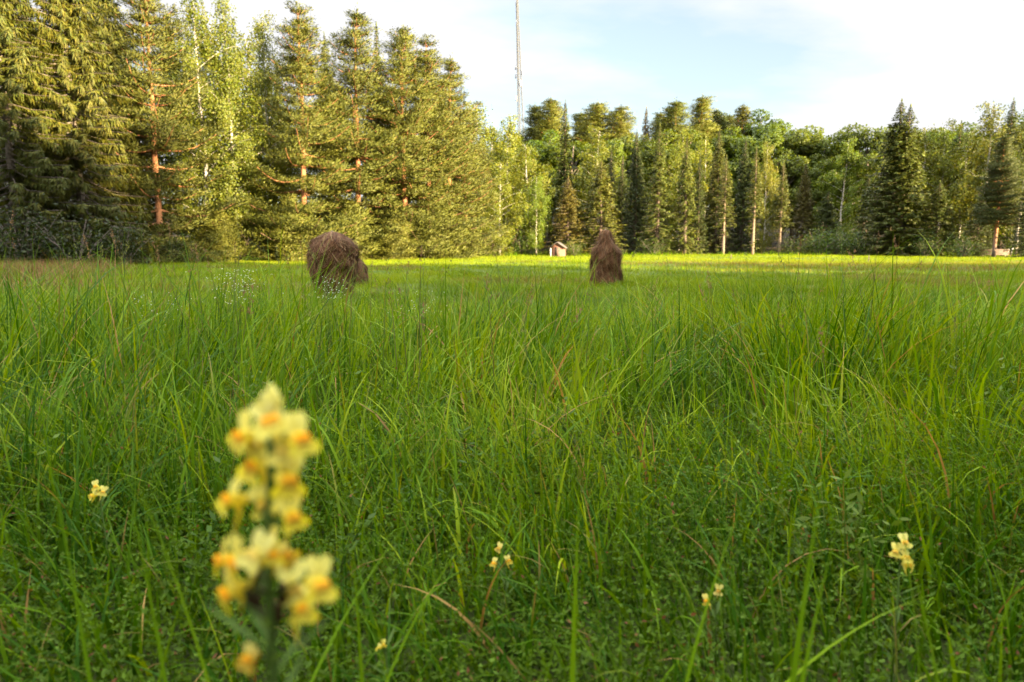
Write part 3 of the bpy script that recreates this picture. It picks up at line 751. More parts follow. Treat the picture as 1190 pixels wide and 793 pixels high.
# sparse upright flowering stems and long single blades that stand above the rest
def singles(u, v, d, hgt, az, lean, curl, wd, tone=.35):
    p = at(u, v, d); root = np.array([[p[0], p[1], float(terrain(p[0], p[1])) - .01]])
    a = np.array
    push(*blades(root, a([az]), a([lean]), a([curl]), a([hgt]), a([wd]), 9, grass_colors(1, a([tone]), 0.0)))
n = 700
x, y = wedge(n, 1.9, 7.5)
L = height_profile(x, y) * rng.uniform(1.05, 1.5, n)
push(*blades(np.stack([x, y, terrain(x, y)], 1), rng.random(n) * 2 * PI, np.abs(rng.normal(.05, .08, n)), rng.gamma(1.5, .22, n), L, rng.uniform(.003, .0055, n), 8,
             grass_colors(n, rng.normal(.4, .18, n), .02)))
SEED = MB()
for q in range(230):
    u_ = rng.uniform(-60, 1250); d_ = rng.uniform(2.0, 6.5); p = at(u_, 300, d_); g = float(terrain(p[0], d_))
    hh = float(height_profile(p[0:1], np.array([d_]))[0]) * rng.uniform(.95, 1.35); lx, ly = rng.normal(0, .06, 2)
    c_ = (np.array([.16, .17, .05]) if rng.random() < .55 else np.array([.22, .14, .07])) * rng.uniform(.7, 1.2)
    SEED.tube([[p[0], d_, g], [p[0] + lx * .4, d_ + ly * .4, g + hh * .6], [p[0] + lx, d_ + ly, g + hh]], [.0014, .0012, .0008], 4, c_ * np.array([.7, 1, .7]), cap=False)
    m = int(rng.integers(14, 30)); t_ = rng.random(m); hl = rng.uniform(.05, .11)
    b_ = np.array([p[0] + lx, d_ + ly, g + hh]) + np.stack([lx * .3 * t_ + rng.normal(0, .006, m) * (1 - t_), ly * .3 * t_ + rng.normal(0, .006, m) * (1 - t_), (t_ - .3) * hl], 1)
    SEED.cards(b_, np.stack([rng.normal(0, .5, m), rng.normal(0, .5, m), np.ones(m)], 1), rng.normal(size=(m, 3)), .013, .0035, c_ * rng.uniform(.7, 1.3, (m, 1)))
tag(link('seed_heads', SEED.mesh('seed_heads', M['herb'])), 'thin flowering grass stems with seed heads above the green blades', 'grass seed heads', kind='stuff')
for (u, d, top, az, lean, curl, wd) in [(518, 2.6, 288, 1.4, .02, .05, .006), (508, 2.7, 300, 2.8, .03, .1, .005), (940, 2.5, 318, .3, .03, .1, .007), (958, 2.5, 300, .2, .06, .1, .006),
        (932, 2.6, 318, 2.6, .03, .06, .005), (812, 3.0, 322, .3, .04, .05, .005), (713, 3.4, 290, 2.8, .02, .04, .004), (65, 2.3, 300, .2, .3, .1, .006), (40, 2.2, 308, 2.6, .1, .2, .006),
        (105, 2.4, 292, .1, .35, .15, .006), (170, 2.3, 270, 2.9, .15, .15, .0055), (185, 2.4, 283, .3, .3, .2, .006), (250, 2.7, 296, 3.0, .08, .06, .005), (365, 2.4, 300, 3.1, .03, .05, .006),
        (418, 2.5, 285, .1, .05, .1, .007), (1085, 2.4, 350, .4, .1, .2, .006), (1020, 2.6, 345, 2.9, .12, .2, .006), (585, 3.2, 310, .5, .3, .4, .005),
        (15, 2.0, 296, .3, .25, .2, .006), (50, 1.9, 280, 2.9, .35, .3, .007), (82, 2.1, 288, .2, .2, .5, .006), (96, 2.0, 284, .1, .5, .5, .007), (125, 2.2, 280, 2.7, .3, .1, .006), (148, 2.0, 290, .4, .55, .4, .006), (160, 1.9, 286, 2.9, .4, .5, .007), (210, 2.3, 292, .1, .15, .1, .005), (228, 2.0, 300, 3.0, .2, .3, .006), (290, 2.2, 300, .2, .3, .5, .007), (330, 2.1, 305, 2.8, .1, .2, .006), (445, 2.4, 312, .4, .2, .3, .006), (660, 2.4, 318, 2.6, .15, .3, .006), (770, 2.4, 322, .3, .2, .2, .006), (880, 2.3, 345, 2.9, .1, .2, .006), (1140, 2.2, 345, 2.8, .2, .3, .007), (1170, 2.3, 340, .4, .1, .2, .006)]:
    p = at(u, top, d); hg = (p[2] - float(terrain(p[0], d))) * (1.02 + .5 * lean * lean + .3 * lean * curl + .12 * curl); wd *= 1.5
    pr = at(u, 600, d)
    root = np.array([[p[0] - hg * math.sin(lean + curl * .4) * math.cos(az), d - hg * math.sin(lean + curl * .4) * math.sin(az), 0]])
    root[0, 2] = float(terrain(root[0, 0], root[0, 1]))
    a = np.array
    push(*blades(root, a([az]), a([lean]), a([curl]), a([hg]), a([wd]), 9, grass_colors(1, a([.25]), 0.0)))
# out-of-focus blades close to the lens
for (u, d, top, az, lean, curl, wd, tone) in [(676, .62, 600, 1.3, .03, .15, .009, .5), (640, .60, 690, 2.6, .25, .4, .006, .4), (960, .55, 560, .2, .02, .1, .010, .35), (1016, .70, 480, 2.7, .05, .3, .0065, .5),
        (820, .75, 500, 2.9, .05, .1, .006, .45), (948, .58, 610, 2.7, .06, .2, .008, .3), (975, .60, 650, .3, .04, .2, .009, .4), (150, .55, 600, 3.0, .08, .3, .006, .55), (120, .6, 640, 2.4, .12, .3, .006, .4),
        (60, .62, 640, .5, .3, .6, .006, .5), (400, .66, 650, 2.0, .06, .2, .006, .45), (1100, .72, 690, .1, .5, .8, .007, .65), (1150, .7, 640, 3.0, .3, .9, .007, .55), (560, .7, 660, .4, .2, .6, .006, .5),
        (760, .66, 640, 2.7, .1, .3, .006, .4), (885, .64, 640, .6, .15, .4, .006, .5), (705, .7, 620, .2, .12, .3, .006, .4), (460, .62, 690, .9, .35, .7, .006, .5), (30, .55, 580, 2.5, .08, .2, .008, .35),
        (1062, .62, 660, 2.7, .12, .2, .007, .45), (220, .62, 690, .4, .1, .3, .006, .45), (395, .58, 560, 1.0, .04, .1, .005, .45)]:
    p = at(u, top, d); gz = .80
    hg = max(.05, (p[2] - gz)) * (1 + .45 * lean + .3 * curl)
    a = np.array
    k = hg * math.sin(lean + curl * .4)
    root = np.array([[p[0] - k * math.cos(az), max(.3, d - k * math.sin(az) * .3), gz]])
    push(*blades(root, a([az]), a([lean]), a([curl]), a([hg]), a([wd]), 12, grass_colors(1, a([tone]), 0.0)))
gmesh = make_mesh('tall_grass', np.concatenate(allv), np.concatenate(allq), None, np.concatenate(allc), True)
gmesh.materials.append(M['grass'])
tag(link('tall_grass', gmesh), 'tall green meadow grass covering the whole field', 'grass', kind='stuff')
del allv, allq, allc

# dry brown bank at the left
n = 60000
y = rng.uniform(17, 52, n); x = rng.uniform(-50, -8, n)
k = rng.random(n) < brown_zone(x, y); x, y = x[k], y[k]; n = len(x)
c = np.array([.21, .112, .052]) * rng.uniform(.5, 1.35, (n, 1)) * np.array([1, .95, .85])
gk = rng.random(n) < .30; c[gk] = G_MID * rng.uniform(.6, 1.1, (gk.sum(), 1))
v, q, cc = blades(np.stack([x, y, terrain(x, y)], 1), rng.random(n) * 2 * PI, np.abs(rng.normal(.25, .25, n)), rng.gamma(2, .4, n),
                  rng.uniform(.35, .9, n) * (.75 + .5 * vnoise(x * .9, y * .9)), rng.uniform(.012, .03, n), 3, c)
dm = make_mesh('dry_grass', v, q, None, cc, True); dm.materials.append(M['hay'])
tag(link('dry_grass', dm), 'strip of withered reddish brown grass below the left spruces', 'dry grass', kind='stuff')

# low leafy herbs near the lens
def herbs():
    mb = MB()
    n = int(area(.72, 3.0, 1.0) * 4200)
    x, y = wedge(n, .72, 3.0, 1.0)
    k = rng.random(n) < np.interp(y, [.7, 1.8, 3], [1, .8, .25]); x, y = x[k], y[k]; n = len(x)
    hgt = rng.uniform(.03, .17, n) * (.5 + 1.1 * vnoise(x * 2.6, y * 2.6 + 4)) * np.interp(y, [.7, 1.2, 3], [.85, 1.1, 1.7])
    z = terrain(x, y)
    tilt = rng.normal(0, .35, (n, 2))
    tone = np.clip(.3 + .5 * vnoise(x * 1.7 + 20, y * 1.7) + rng.normal(0, .12, n), 0, 1)
    whorls = 6
    for wv in range(whorls):
        f = (wv + .6) / whorls
        ctr = np.stack([x + tilt[:, 0] * hgt * f, y + tilt[:, 1] * hgt * f, z + hgt * f], 1)
        for q in range(4):
            a = rng.random(n) * 2 * PI
            d = np.stack([np.cos(a), np.sin(a), rng.uniform(-.1, 1.3, n)], 1)
            ln = rng.uniform(.006, .013, n) * (1.15 - .4 * f)
            col = np.array([.030, .074, .005])[None] * (1 - tone[:, None]) + np.array([.085, .145, .009])[None] * tone[:, None]
            col = col * rng.uniform(.7, 1.25, (n, 1))
            br = rng.random(n) < .02
            col[br] = np.array([.16, .07, .03])
            mb.cards(ctr, d, np.tile([0, 0, .6], (n, 1)) + .8 * rng.normal(size=(n, 3)), ln, ln * rng.uniform(.35, .6, n), col)
    # taller vetch-like plants: arching stems set with pairs of leaflets
    nv_ = 340
    px, py = wedge(nv_, 1.05, 5.2, .8)
    for X_, Y_ in zip(px, py):
        g = float(terrain(X_, Y_)); tn = rng.random()
        cv_ = np.array([.04, .085, .010]) * (1 - tn) + np.array([.10, .15, .02]) * tn
        for st_ in range(int(rng.integers(2, 5))):
            a = rng.random() * 2 * PI; L_ = rng.uniform(.16, .42) * min(1, .5 + Y_ * .25); o_ = rng.uniform(.15, .6) * L_
            t_ = np.linspace(0, 1, 12)
            pts = np.stack([X_ + math.cos(a) * o_ * t_ ** 1.5, Y_ + math.sin(a) * o_ * t_ ** 1.5, g + L_ * (t_ - .25 * t_ ** 2)], 1)
            mb.tube(pts[::3], .0011, 3, cv_ * .8, cap=False)
            for sg in (-1, 1):
                d_ = np.stack([-math.sin(a) * sg * np.ones(11) + rng.normal(0, .4, 11), math.cos(a) * sg * np.ones(11) + rng.normal(0, .4, 11), rng.uniform(0, .9, 11)], 1)
                ll = rng.uniform(.018, .034, 11)
                mb.cards(pts[1:], d_, np.tile([0, 0, 1.], (11, 1)) + .5 * rng.normal(size=(11, 3)), ll, ll * .32, cv_ * rng.uniform(.7, 1.25, (11, 1)))
    return mb.mesh('ground_herbs', M['herb'])
tag(link('ground_herbs', herbs()), 'low mat of small-leaved herbs in the foreground', 'ground cover', kind='stuff')

# ------------------------------------------------------------------ haystacks
def hay_mesh(profile, H, seed, squash=1.0, bend=0.0, n_straw=7000):
    """profile: (height fraction, radius) list; shaggy straws hang over a lumpy body"""
    r = np.random.default_rng(seed)
    pf = np.array(profile); hz = pf[:, 0] * H; hr = pf[:, 1]
    mb = MB()
    nz, na = 36, 44
    zs = np.linspace(0, H, nz); an = np.arange(na) * 2 * PI / na
    rad = np.interp(zs, hz, hr)
    ph = r.random(6) * 6
    def LUMP(a_, z_):
        return (1 + .05 * np.sin(2 * a_ + z_ * 2.3 + ph[0]) + .045 * np.sin(5 * a_ - z_ * 4 + ph[1]) + .04 * np.sin(z_ * 9 + 3 * a_ + ph[2])
                + .025 * np.sin(11 * a_ + z_ * 7 + ph[3]) + .025 * np.sin(8 * a_ - z_ * 15 + ph[4]))
    lump = LUMP(an[None], zs[:, None]) + .02 * r.normal(size=(nz, na))
    RR = rad[:, None] * lump * .95
    bx = bend * (zs / H) ** 2
    v = np.stack([RR * np.cos(an)[None] + bx[:, None], RR * np.sin(an)[None] * squash, np.repeat(zs[:, None], na, 1)], -1).reshape(-1, 3)
    i = np.arange(nz - 1)[:, None] * na; j = np.arange(na)[None]; j2 = (j + 1) % na
    q = np.stack([i + j, i + j2, i + na + j2, i + na + j], -1).reshape(-1, 4)
    base = np.array([.072, .038, .017])
    mb.add(v, q, None, base * .8)
    # straws
    segs = 4
    z0 = H * r.uniform(.05, 1.0, n_straw) ** .85; a = r.random(n_straw) * 2 * PI
    ln = r.uniform(.10, .42, n_straw); s = np.linspace(0, 1, segs + 1)
    zz = z0[:, None] - ln[:, None] * s[None]; zz = np.maximum(zz, -.02)
    aa = a[:, None] + r.normal(0, .45, n_straw)[:, None] * s[None]
    stick = r.gamma(.9, .028, n_straw)[:, None] * (s[None] ** 2 * 1.6 + .3)
    rr = np.interp(np.clip(zz, 0, H), hz, hr) * LUMP(aa, zz) + .012 + stick
    bxs = bend * (np.clip(zz, 0, H) / H) ** 2
    P = np.stack([rr * np.cos(aa) + bxs, rr * np.sin(aa) * squash, zz], -1)
    w = r.uniform(.005, .013, n_straw)[:, None] * (1 - .7 * s[None])
    S = np.stack([-np.sin(aa) * w, np.cos(aa) * w, np.zeros_like(aa)], -1)
    vv = np.stack([P - S, P + S], 2).reshape(-1, 3)
    k = np.arange(segs) * 2
    qq = (np.stack([k, k + 1, k + 3, k + 2], -1)[None] + (np.arange(n_straw) * (segs + 1) * 2)[:, None, None]).reshape(-1, 4)
    c = np.array([.135, .062, .025])[None] * r.uniform(.3, 1.4, (n_straw, 1)) * np.array([[1, .97, .9]])
    lightm = r.random(n_straw) < .17; c[lightm] = np.array([.26, .16, .07]) * r.uniform(.7, 1.1, (lightm.sum(), 1))
    mb.add(vv, qq, None, np.repeat(c, (segs + 1) * 2, 0))
    return mb.mesh('hay', M['hay'], True)

def haystack(u, d, vtop, label, profile, seed, squash=1., bend=0., pole=0.0, rz=0., H=None):
    p = at(u, vtop, d); z = float(terrain(p[0], d)); H = H or p[2] - z
    e = empty('haystack', (p[0], d, z), label, 'haystack', 'haystacks on the meadow', rz)
    link('hay', hay_mesh(profile, H, seed, squash, bend), e)
    mb = MB(); mb.tube([[0, 0, -.2], [bend * .3, 0, H * .5], [bend, 0, H + pole]], [.04, .035, .025], 8)
    link('pole', mb.mesh('pole', M['pole_wood'], True), e)
    return e
haystack(705, 25.5, 267, 'tall narrow haystack with pointed top hung on a pole in mid meadow',
         [(0, .60), (.06, .57), (.30, .50), (.46, .52), (.58, .51), (.66, .45), (.73, .32), (.80, .24), (.88, .205), (.95, .20), (.985, .15), (1, .04)], 3, .95, -.04, .03)
haystack(386, 19.0, 269, 'broad domed brown haystack with shaggy sides before the young pines',
         [(0, .46), (.12, .50), (.30, .56), (.50, .62), (.68, .62), (.78, .58), (.87, .47), (.94, .29), (.985, .14), (1, .02)], 5, 1.0, .0, .02, .4)
haystack(412, 25.0, 298, 'low reddish haystack peeping out behind the domed haystack',
         [(0, .42), (.3, .42), (.6, .38), (.8, .28), (.95, .14), (1, .02)], 9, 1.0, .0, .02, 1.)

# ------------------------------------------------------------------ radio mast
def mast():
    d = 300.0
    top = at(600, -30, d); base = at(608, 285, d)
    z0 = float(terrain(base[0], d)); Ht = top[2] - z0
    e = empty('radio_mast', (base[0], d, z0), 'tall thin steel lattice radio mast rising above the forest', 'radio mast')
    lean = np.array([top[0] - base[0], 0, 0])
    def wid(f): return .45 + 3.3 * (1 - f) ** 1.05
    def leg(k, f):
        a = k * 2 * PI / 3 + .35; w = wid(f) * .55
        return np.array([math.cos(a) * w, math.sin(a) * w, Ht * f]) + lean * f
    fs = np.linspace(0, 1, 46)
    for k in range(3):
        mb = MB(); mb.tube([leg(k, f) for f in fs], .20, 5)
        link('leg', mb.mesh('leg', M['steel'], True), e)
    mb = MB()
    for i in range(45):
        f0, f1 = fs[i], fs[i + 1]
        for k in range(3):
            mb.tube([leg(k, f0), leg((k + 1) % 3, f1)], .055, 3, cap=False)
            mb.tube([leg((k + 1) % 3, f0), leg(k, f1)], .055, 3, cap=False)
            mb.tube([leg(k, f1), leg((k + 1) % 3, f1)], .055, 3, cap=False)
    link('bracing', mb.mesh('bracing', M['steel']), e)
    for (v, k, sx) in [(78, 1, -1.2), (88, 1, -1.2), (98, 2, 1.0), (84, 0, 1.1), (27, 1, 0), (3, 1, 0), (115, 1, -1.0)]:
        zf = (at(605, v, d)[2] - z0) / Ht
        c = leg(k, zf) + np.array([sx * .6, -.3, 0])
        mb = MB(); mb.box(c - [.28, .18, 1.1], c + [.28, .18, 1.1]); mb.tube([leg(k, zf), c], .07, 4)
        link('antenna_panel', mb.mesh('antenna_panel', M['antenna']), e)
mast()

# ------------------------------------------------------------------ shed
def shed():
    p = at(640, 286, 97)
    z = float(terrain(p[0], 97))
    e = empty('shed', (p[0] + 1.15, 98, z), 'small faded red wooden shed half hidden under the rusty-topped spruce', 'shed', rz=math.radians(-12))
    w, dp, hgt, ridge = .95, 1.3, 1.25, 1.85
    mb = MB()
    v = [[-w, -dp, 0], [w, -dp, 0], [w, -dp, hgt], [0, -dp, ridge], [-w, -dp, hgt], [-w, dp, 0], [w, dp, 0], [w, dp, hgt], [0, dp, ridge], [-w, dp, hgt]]
    mb.add(v, [[0, 1, 2, 4], [5, 9, 7, 6], [0, 4, 9, 5], [1, 6, 7, 2]], [[4, 2, 3], [9, 8, 7]])
    link('wall', mb.mesh('wall', M['red_wall']), e)
    mb = MB()
    for sg in (-1, 1):
        a = np.array([[0, -dp - .3, ridge + .06], [sg * (w + .3), -dp - .3, hgt - .14], [sg * (w + .3), dp + .3, hgt - .14], [0, dp + .3, ridge + .06]])
        b = a + np.array([0, 0, .09])
        mb.add(np.concatenate([a, b]), [[0, 1, 2, 3], [7, 6, 5, 4], [0, 4, 5, 1], [1, 5, 6, 2], [2, 6, 7, 3]])
    link('roof', mb.mesh('roof', M['roof']), e)
    mb = MB(); mb.box((-w - .04, -dp - .05, 0), (-w + .1, -dp + .02, hgt - .1))
    link('corner_board', mb.mesh('corner_board', M['white_paint']), e)
    mb = MB(); mb.box((-.3, -dp - .04, .05), (.4, -dp - .003, 1.3))
    dr = link('door', mb.mesh('door', M['weathered_wood']), e)
    mb = MB(); mb.tube([[.32, -dp - .09, .65], [.32, -dp - .09, .8]], .015, 6)
    link('handle', mb.mesh('handle', M['steel']), dr)
shed()

# ------------------------------------------------------------------ plank stack and its two white stakes
def planks():
    d = 93.0
    p = at(1153, 290, d); z = float(terrain(p[0], d))
    e = empty('plank_stack', (p[0], d, z), 'low stack of weathered brown planks under the dark trees at the right', 'plank stack')
    r = np.random.default_rng(2)
    mb = MB()
    for k in range(3): mb.box((-1.6 + k * 1.5, -.5, 0), (-1.45 + k * 1.5, .5, .22))
    link('bearer', mb.mesh('bearer', M['pole_wood']), e)
    for lay in range(6):
        mb = MB()
        for b in range(5):
            o = r.normal(0, .06); mb.box((-1.95 + o, -.5 + b * .2, .222 + lay * .13), (1.95 + o, -.5 + b * .2 + .18, .222 + lay * .13 + .11))
        link('plank_layer', mb.mesh('plank_layer', M['weathered_wood']), e)
    for k, (du, lab) in enumerate([(1170.5, 'thin white stake leaning beside the plank stack, the nearer to the stack'), (1174.5, 'thicker white stake leaning beside the plank stack, the farther from the stack')]):
        q = at(du, 290, d - .3); zz = float(terrain(q[0], d))
        s = empty('stake', (q[0], d - .3, zz), lab, 'stake', 'white stakes at the plank stack')
        mb = MB(); mb.tube([[0, 0, -.1], [.12, 0, .45]], [.035, .035], 6); link('foot', mb.mesh('foot', M['pole_wood'], True), s)
        mb = MB(); mb.tube([[.12, 0, .45], [.26, 0, 1.05 + .1 * k]], [.05 + .02 * k, .05 + .02 * k], 6); link('painted_top', mb.mesh('painted_top', M['white_paint'], True), s)
planks()
for (u, d, vt, lab) in [(1009.5, 64, 298, 'short dark stake in the bright strip below the rounded broadleaf crown'), (849.5, 66, 297, 'short dark stake in the bright strip below the first bare trunk')]:
    p = at(u, vt, d); z = float(terrain(p[0], d))
    s = MB(); hgt = p[2] - z + .1
    s.tube([[0, 0, -.1], [.02, 0, hgt * .5], [.03, 0, hgt - .04], [.03, 0, hgt]], [.045, .045, .042, .015], 7)
    tag(link('stake', s.mesh('stake', M['spruce_bark'], True), None, (p[0], d, z)), lab, 'stake', 'dark stakes in the meadow')

# ------------------------------------------------------------------ toadflax
YEL = np.array([.80, .72, .095]); PALE = np.array([.80, .78, .29]); ORG = np.array([.86, .50, .02]); GRN = np.array([.085, .14, .03])
def frame(f):
    f = unit(np.array(f, float)); up = np.array([0, 0, 1.]); s = unit(np.cross(f, up)); u = np.cross(s, f)
    return f, s, u
_fr = np.random.default_rng(77)
def petal(mb, P, d, out, L, W, curl, c, notch=0.):
    """thin wavy petal: root P, direction d, facing out, bending back by curl"""
    d = unit(d); s = unit(np.cross(d, out)); o = np.cross(s, d)
    nu, nv = 6, 7
    t = np.linspace(0, 1, nv)[:, None]; a = np.linspace(-1, 1, nu)[None]
    wid = W * .5 * (.35 + .65 * np.sin(PI * np.clip(t * .62 + .12, 0, 1))) * np.where(t > .8, np.sqrt(np.clip(1 - ((t - .8) / .22) ** 2, .03, 1)), 1)
    ph = _fr.random() * 6
    h = -curl * L * t ** 2 + W * .16 * (a ** 2) + W * .05 * np.sin(a * 5 + ph + t * 4)
    ln = L * t * (1 - notch * (1 - np.abs(a)) * t ** 3)
    v = P + d * ln[..., None] + s * (a * wid)[..., None] + o * h[..., None]
    i = np.arange(nv - 1)[:, None] * nu; j = np.arange(nu - 1)[None]
    q = np.stack([i + j, i + j + 1, i + nu + j + 1, i + nu + j], -1).reshape(-1, 4)
    sh = (.86 + .14 * t + .06 * np.sin(a * 6 + ph))[..., None] * np.asarray(c)
    mb.add(v.reshape(-1, 3), q, None, np.clip(sh, 0, .9).reshape(-1, 3))
def floret(parent, p, f, size=1.0, open_=1.0, pale=0.0, org=1.0, wilt=0.0):
    f, s, u = frame(np.array(f, float) + _fr.normal(0, .16, 3)); k = .001 * size
    ro = _fr.normal(0, .22); s, u = s * math.cos(ro) + u * math.sin(ro), u * math.cos(ro) - s * math.sin(ro)
    c1 = YEL * (1 - pale) + PALE * pale
    if wilt: c1 = c1 * (1 - wilt) + np.array([.42, .20, .05]) * wilt
    mb = MB()
    P = np.array(p, float)
    mb.tube([P - f * 9 * k - u * 1 * k, P - f * 5 * k, P - f * 1 * k, P + f * 2 * k], [1.6 * k, 3.0 * k, 3.9 * k, 3.4 * k], 10, c1, cap=False)
    for sg in (-1, 1):          # two upright lobes of the upper lip
        petal(mb, P + u * 2.4 * k + s * sg * 1.6 * k, u * 1.0 + s * sg * (.30 + .1 * _fr.normal()) + f * .12, f, 10.5 * k * open_, 7.0 * k, .28 + .1 * _fr.normal(), PALE * .5 + c1 * .5, .1)
    for a, ln in ((-1, 1.0), (0, .8), (1, 1.0)):   # three lobes of the lower lip
        petal(mb, P + f * 3.5 * k - u * 1.5 * k + s * a * 1.8 * k, -u * .8 + s * a * .7 + f * .45, f, 8.0 * k * ln, 6.6 * k, .35 + .1 * _fr.normal(), c1, .05)
    mb.tube([P - f * 3 * k - u * 2 * k, P - f * 4.5 * k - u * 8 * k, P - f * 4.2 * k - u * 14 * k, P - f * 3.2 * k - u * 19 * k], [2.2 * k, 1.5 * k, .9 * k, .3 * k], 7, c1 * .95)
    fl = link('flower', mb.mesh('flower', M['petal'], True), parent)
    mb = MB()
    c2 = ORG * org + c1 * (1 - org); c3 = c2 * .45 + c1 * .55
    for sg in (-1, 1):
        mb.ellipsoid(P + f * 4.2 * k + u * .6 * k + s * sg * 1.7 * k, [s * 2.3 * k, f * 1.8 * k, u * 2.0 * k], c2)
        mb.ellipsoid(P + f * 3.6 * k - u * 1.6 * k + s * sg * 2.0 * k, [s * 2.8 * k, f * 2.0 * k, u * 2.4 * k], c3)
    link('palate', mb.mesh('palate', M['petal'], True), fl)
    mb = MB()
    for a in range(5):
        t = a * 2 * PI / 5; d = unit(s * math.cos(t) + u * math.sin(t) + f * .8)
        mb.cards(np.array([P - f * 9.5 * k]), d[None], f[None], 4.5 * k, 2 * k, GRN)
    link('calyx', mb.mesh('calyx', M['herb']), fl)

def stalk(parent, pts, r0, r1, col=GRN):
    mb = MB(); mb.tube(pts, np.linspace(r0, r1, len(pts)), 7, col)
    return link('stem', mb.mesh('stem', M['herb'], True), parent)

def leaves_along(parent, pts, n, ln, seed):
    r = np.random.default_rng(seed); pts = np.asarray(pts, float)
    ss = np.linspace(0, len(pts) - 1.001, n)
    mb = MB()
    for t in ss:
        i = int(t); P = pts[i] + (pts[i + 1] - pts[i]) * (t - i); a = r.random() * 2 * PI
        rt = P[None]; L = ln * r.uniform(.7, 1.2)
        d = np.array([math.cos(a), math.sin(a), .8])
        mb.cards(rt, unit(d)[None], np.array([[0, 0, 1.]]), L, L * .11, GRN * r.uniform(.7, 1.2))
    return link('leaf', mb.mesh('leaves', M['herb']), parent)

def main_toadflax():
    D = .30
    top = at(318, 470, D); foot = at(322, 900, D * 1.03); foot[2] = float(terrain(foot[0], foot[1]))
    e = empty('toadflax', foot, 'large blurred toadflax spike of pale yellow flowers with orange lips, close to the lens', 'toadflax', 'toadflax plants in the grass')
    L = lambda q: np.array(q) - foot
    mids = [L(foot), L(at(318, 793, D)), L(at(314, 700, D)), L(at(311, 600, D)), L(at(315, 520, D)), L(at(317, 478, D))]
    stalk(e, mids, .0022, .0011)
    leaves_along(e, [mids[0], mids[1], mids[2]], 30, .035, 4)
    fl = [(316, 484, 1.15, 1, .3, 1, 0, 0), (283, 498, 1.05, 1, .2, 1, -1, .0), (347, 502, 1.1, 1, .1, 1, 1, 0), (299, 533, 1.15, 1, .1, 1, -.3, 0), (333, 549, 1.15, 1, .0, .8, .6, 0),
          (269, 572, 1.0, 1, .0, 1, -1.2, 0), (338, 590, .95, 1, .0, .7, .9, 0), (303, 575, .9, .8, .4, .3, .2, 0), (276, 642, 1.1, 1, .0, 1, -.7, .0), (258, 642, .9, 1, .0, 1, -1.4, .1),
          (298, 636, 1.0, 1, .7, .2, -.1, 0), (316, 614, .6, .6, 0, 1, .3, 0), (319, 636, .7, .6, 0, 1, .3, .1), (332, 636, .75, .7, .0, .6, .9, .5), (267, 678, 1.05, 1, .0, 1, -1.1, .05),
          (341, 672, 1.1, 1.1, .8, .3, .5, 0), (371, 670, 1.15, 1, .1, .7, 1.2, 0), (351, 698, 1.05, .9, .0, .9, .8, 0), (289, 756, .75, .7, .0, .9, -.5, .5), (300, 505, .9, 1, .5, .2, -.2, 0), (330, 518, .9, 1, .5, .2, .3, 0)]
    for i, (u, v, size, op, pale, org, side, wilt) in enumerate(fl):
        depth = D + [-.006, .004, -.010, .008][i % 4]
        p = L(at(317 + (u - 317) * .95, v + 8, depth))
        floret(e, p, (side * .9, -.75, .12), size * .84, op, pale, org, wilt)
        # pedicel back to the stem
        ys = np.array([m[2] for m in mids]); zt = p[2] - .010
        st = np.array([np.interp(zt, ys, [m[k] for m in mids]) for k in range(3)])
        mb = MB(); q = p - unit(np.array((side * .9, -.75, .12))) * .009 * size
        mb.tube([st, (st + q) / 2 + [0, 0, -.001], q], [.0008, .0007, .0009], 5, GRN * .9)
        link('pedicel', mb.mesh('pedicel', M['herb'], True), e)
    # tight buds at the very tip
    mb = MB()
    for k in range(7):
        a = k * 2.4; p = L(at(316, 477, D)) + np.array([math.cos(a) * .003, math.sin(a) * .003, -.003 + k * .0016])
        mb.ellipsoid(p, [[.0022, 0, 0], [0, .0022, 0], [0, 0, .0052]], PALE * .9, 8, 6)
    link('bud_cluster', mb.mesh('bud_cluster', M['petal'], True), e)
    # withered seed capsules low on the spike
    for (u, v) in [(296, 668), (291, 690), (298, 700), (328, 690), (322, 712), (300, 655)]:
        p = L(at(u, v, D + .004)); mb = MB(); mb.ellipsoid(p, [[.0026, 0, 0], [0, .0026, 0], [0, 0, .006]], (.07, .035, .025), 8, 6)
        ys = np.array([m[2] for m in mids]); st = np.array([np.interp(p[2] - .008, ys, [m[k] for m in mids]) for k in range(3)])
        mb.tube([st, p - [0, 0, .004]], .0008, 5, (.08, .05, .03))
        link('seed_capsule', mb.mesh('seed_capsule', M['herb'], True), e)
main_toadflax()

def small_toadflax(u, v, d, label, flowers, size=1.0, wilt=0.0):
    top = at(u, v, d); x, y = top[0], top[1]; z = float(terrain(x, y))
    e = empty('toadflax', (x, y, z), label, 'toadflax', 'toadflax plants in the grass')
    h = top[2] - z
    pts = [np.array([.01, .02, 0]), np.array([.004, .01, h * .5]), np.array([0, .006, h])]
    stalk(e, pts, .0018, .001); leaves_along(e, pts, 26, .03, int(u))
    for (dx, dz, sd, pl, og) in flowers:
        p = np.array([dx, 0, h + dz]); floret(e, p, (sd, -.7, .15), size, 1, pl, og, wilt)
        mb = MB(); mb.tube([[0, .006, h + dz - .014], p - unit(np.array((sd, -.7, .15))) * .009 * size], .0009, 5, GRN); link('pedicel', mb.mesh('pedicel', M['herb'], True), e)
small_toadflax(1050, 640, .88, 'small toadflax with three pale yellow blooms low at the right', [(0, .012, -.1, .6, .6), (.003, -.010, .3, .3, .5), (-.010, .000, -.8, .5, .4), (.008, -.020, .6, .4, .5)], .95)
small_toadflax(112, 568, 1.12, 'tiny toadflax with a single yellow bloom cluster in the grass at the left', [(0, .004, .1, .3, .7), (.010, -.006, .7, .4, .5), (-.006, -.012, -.5, .2, .5)], .85)
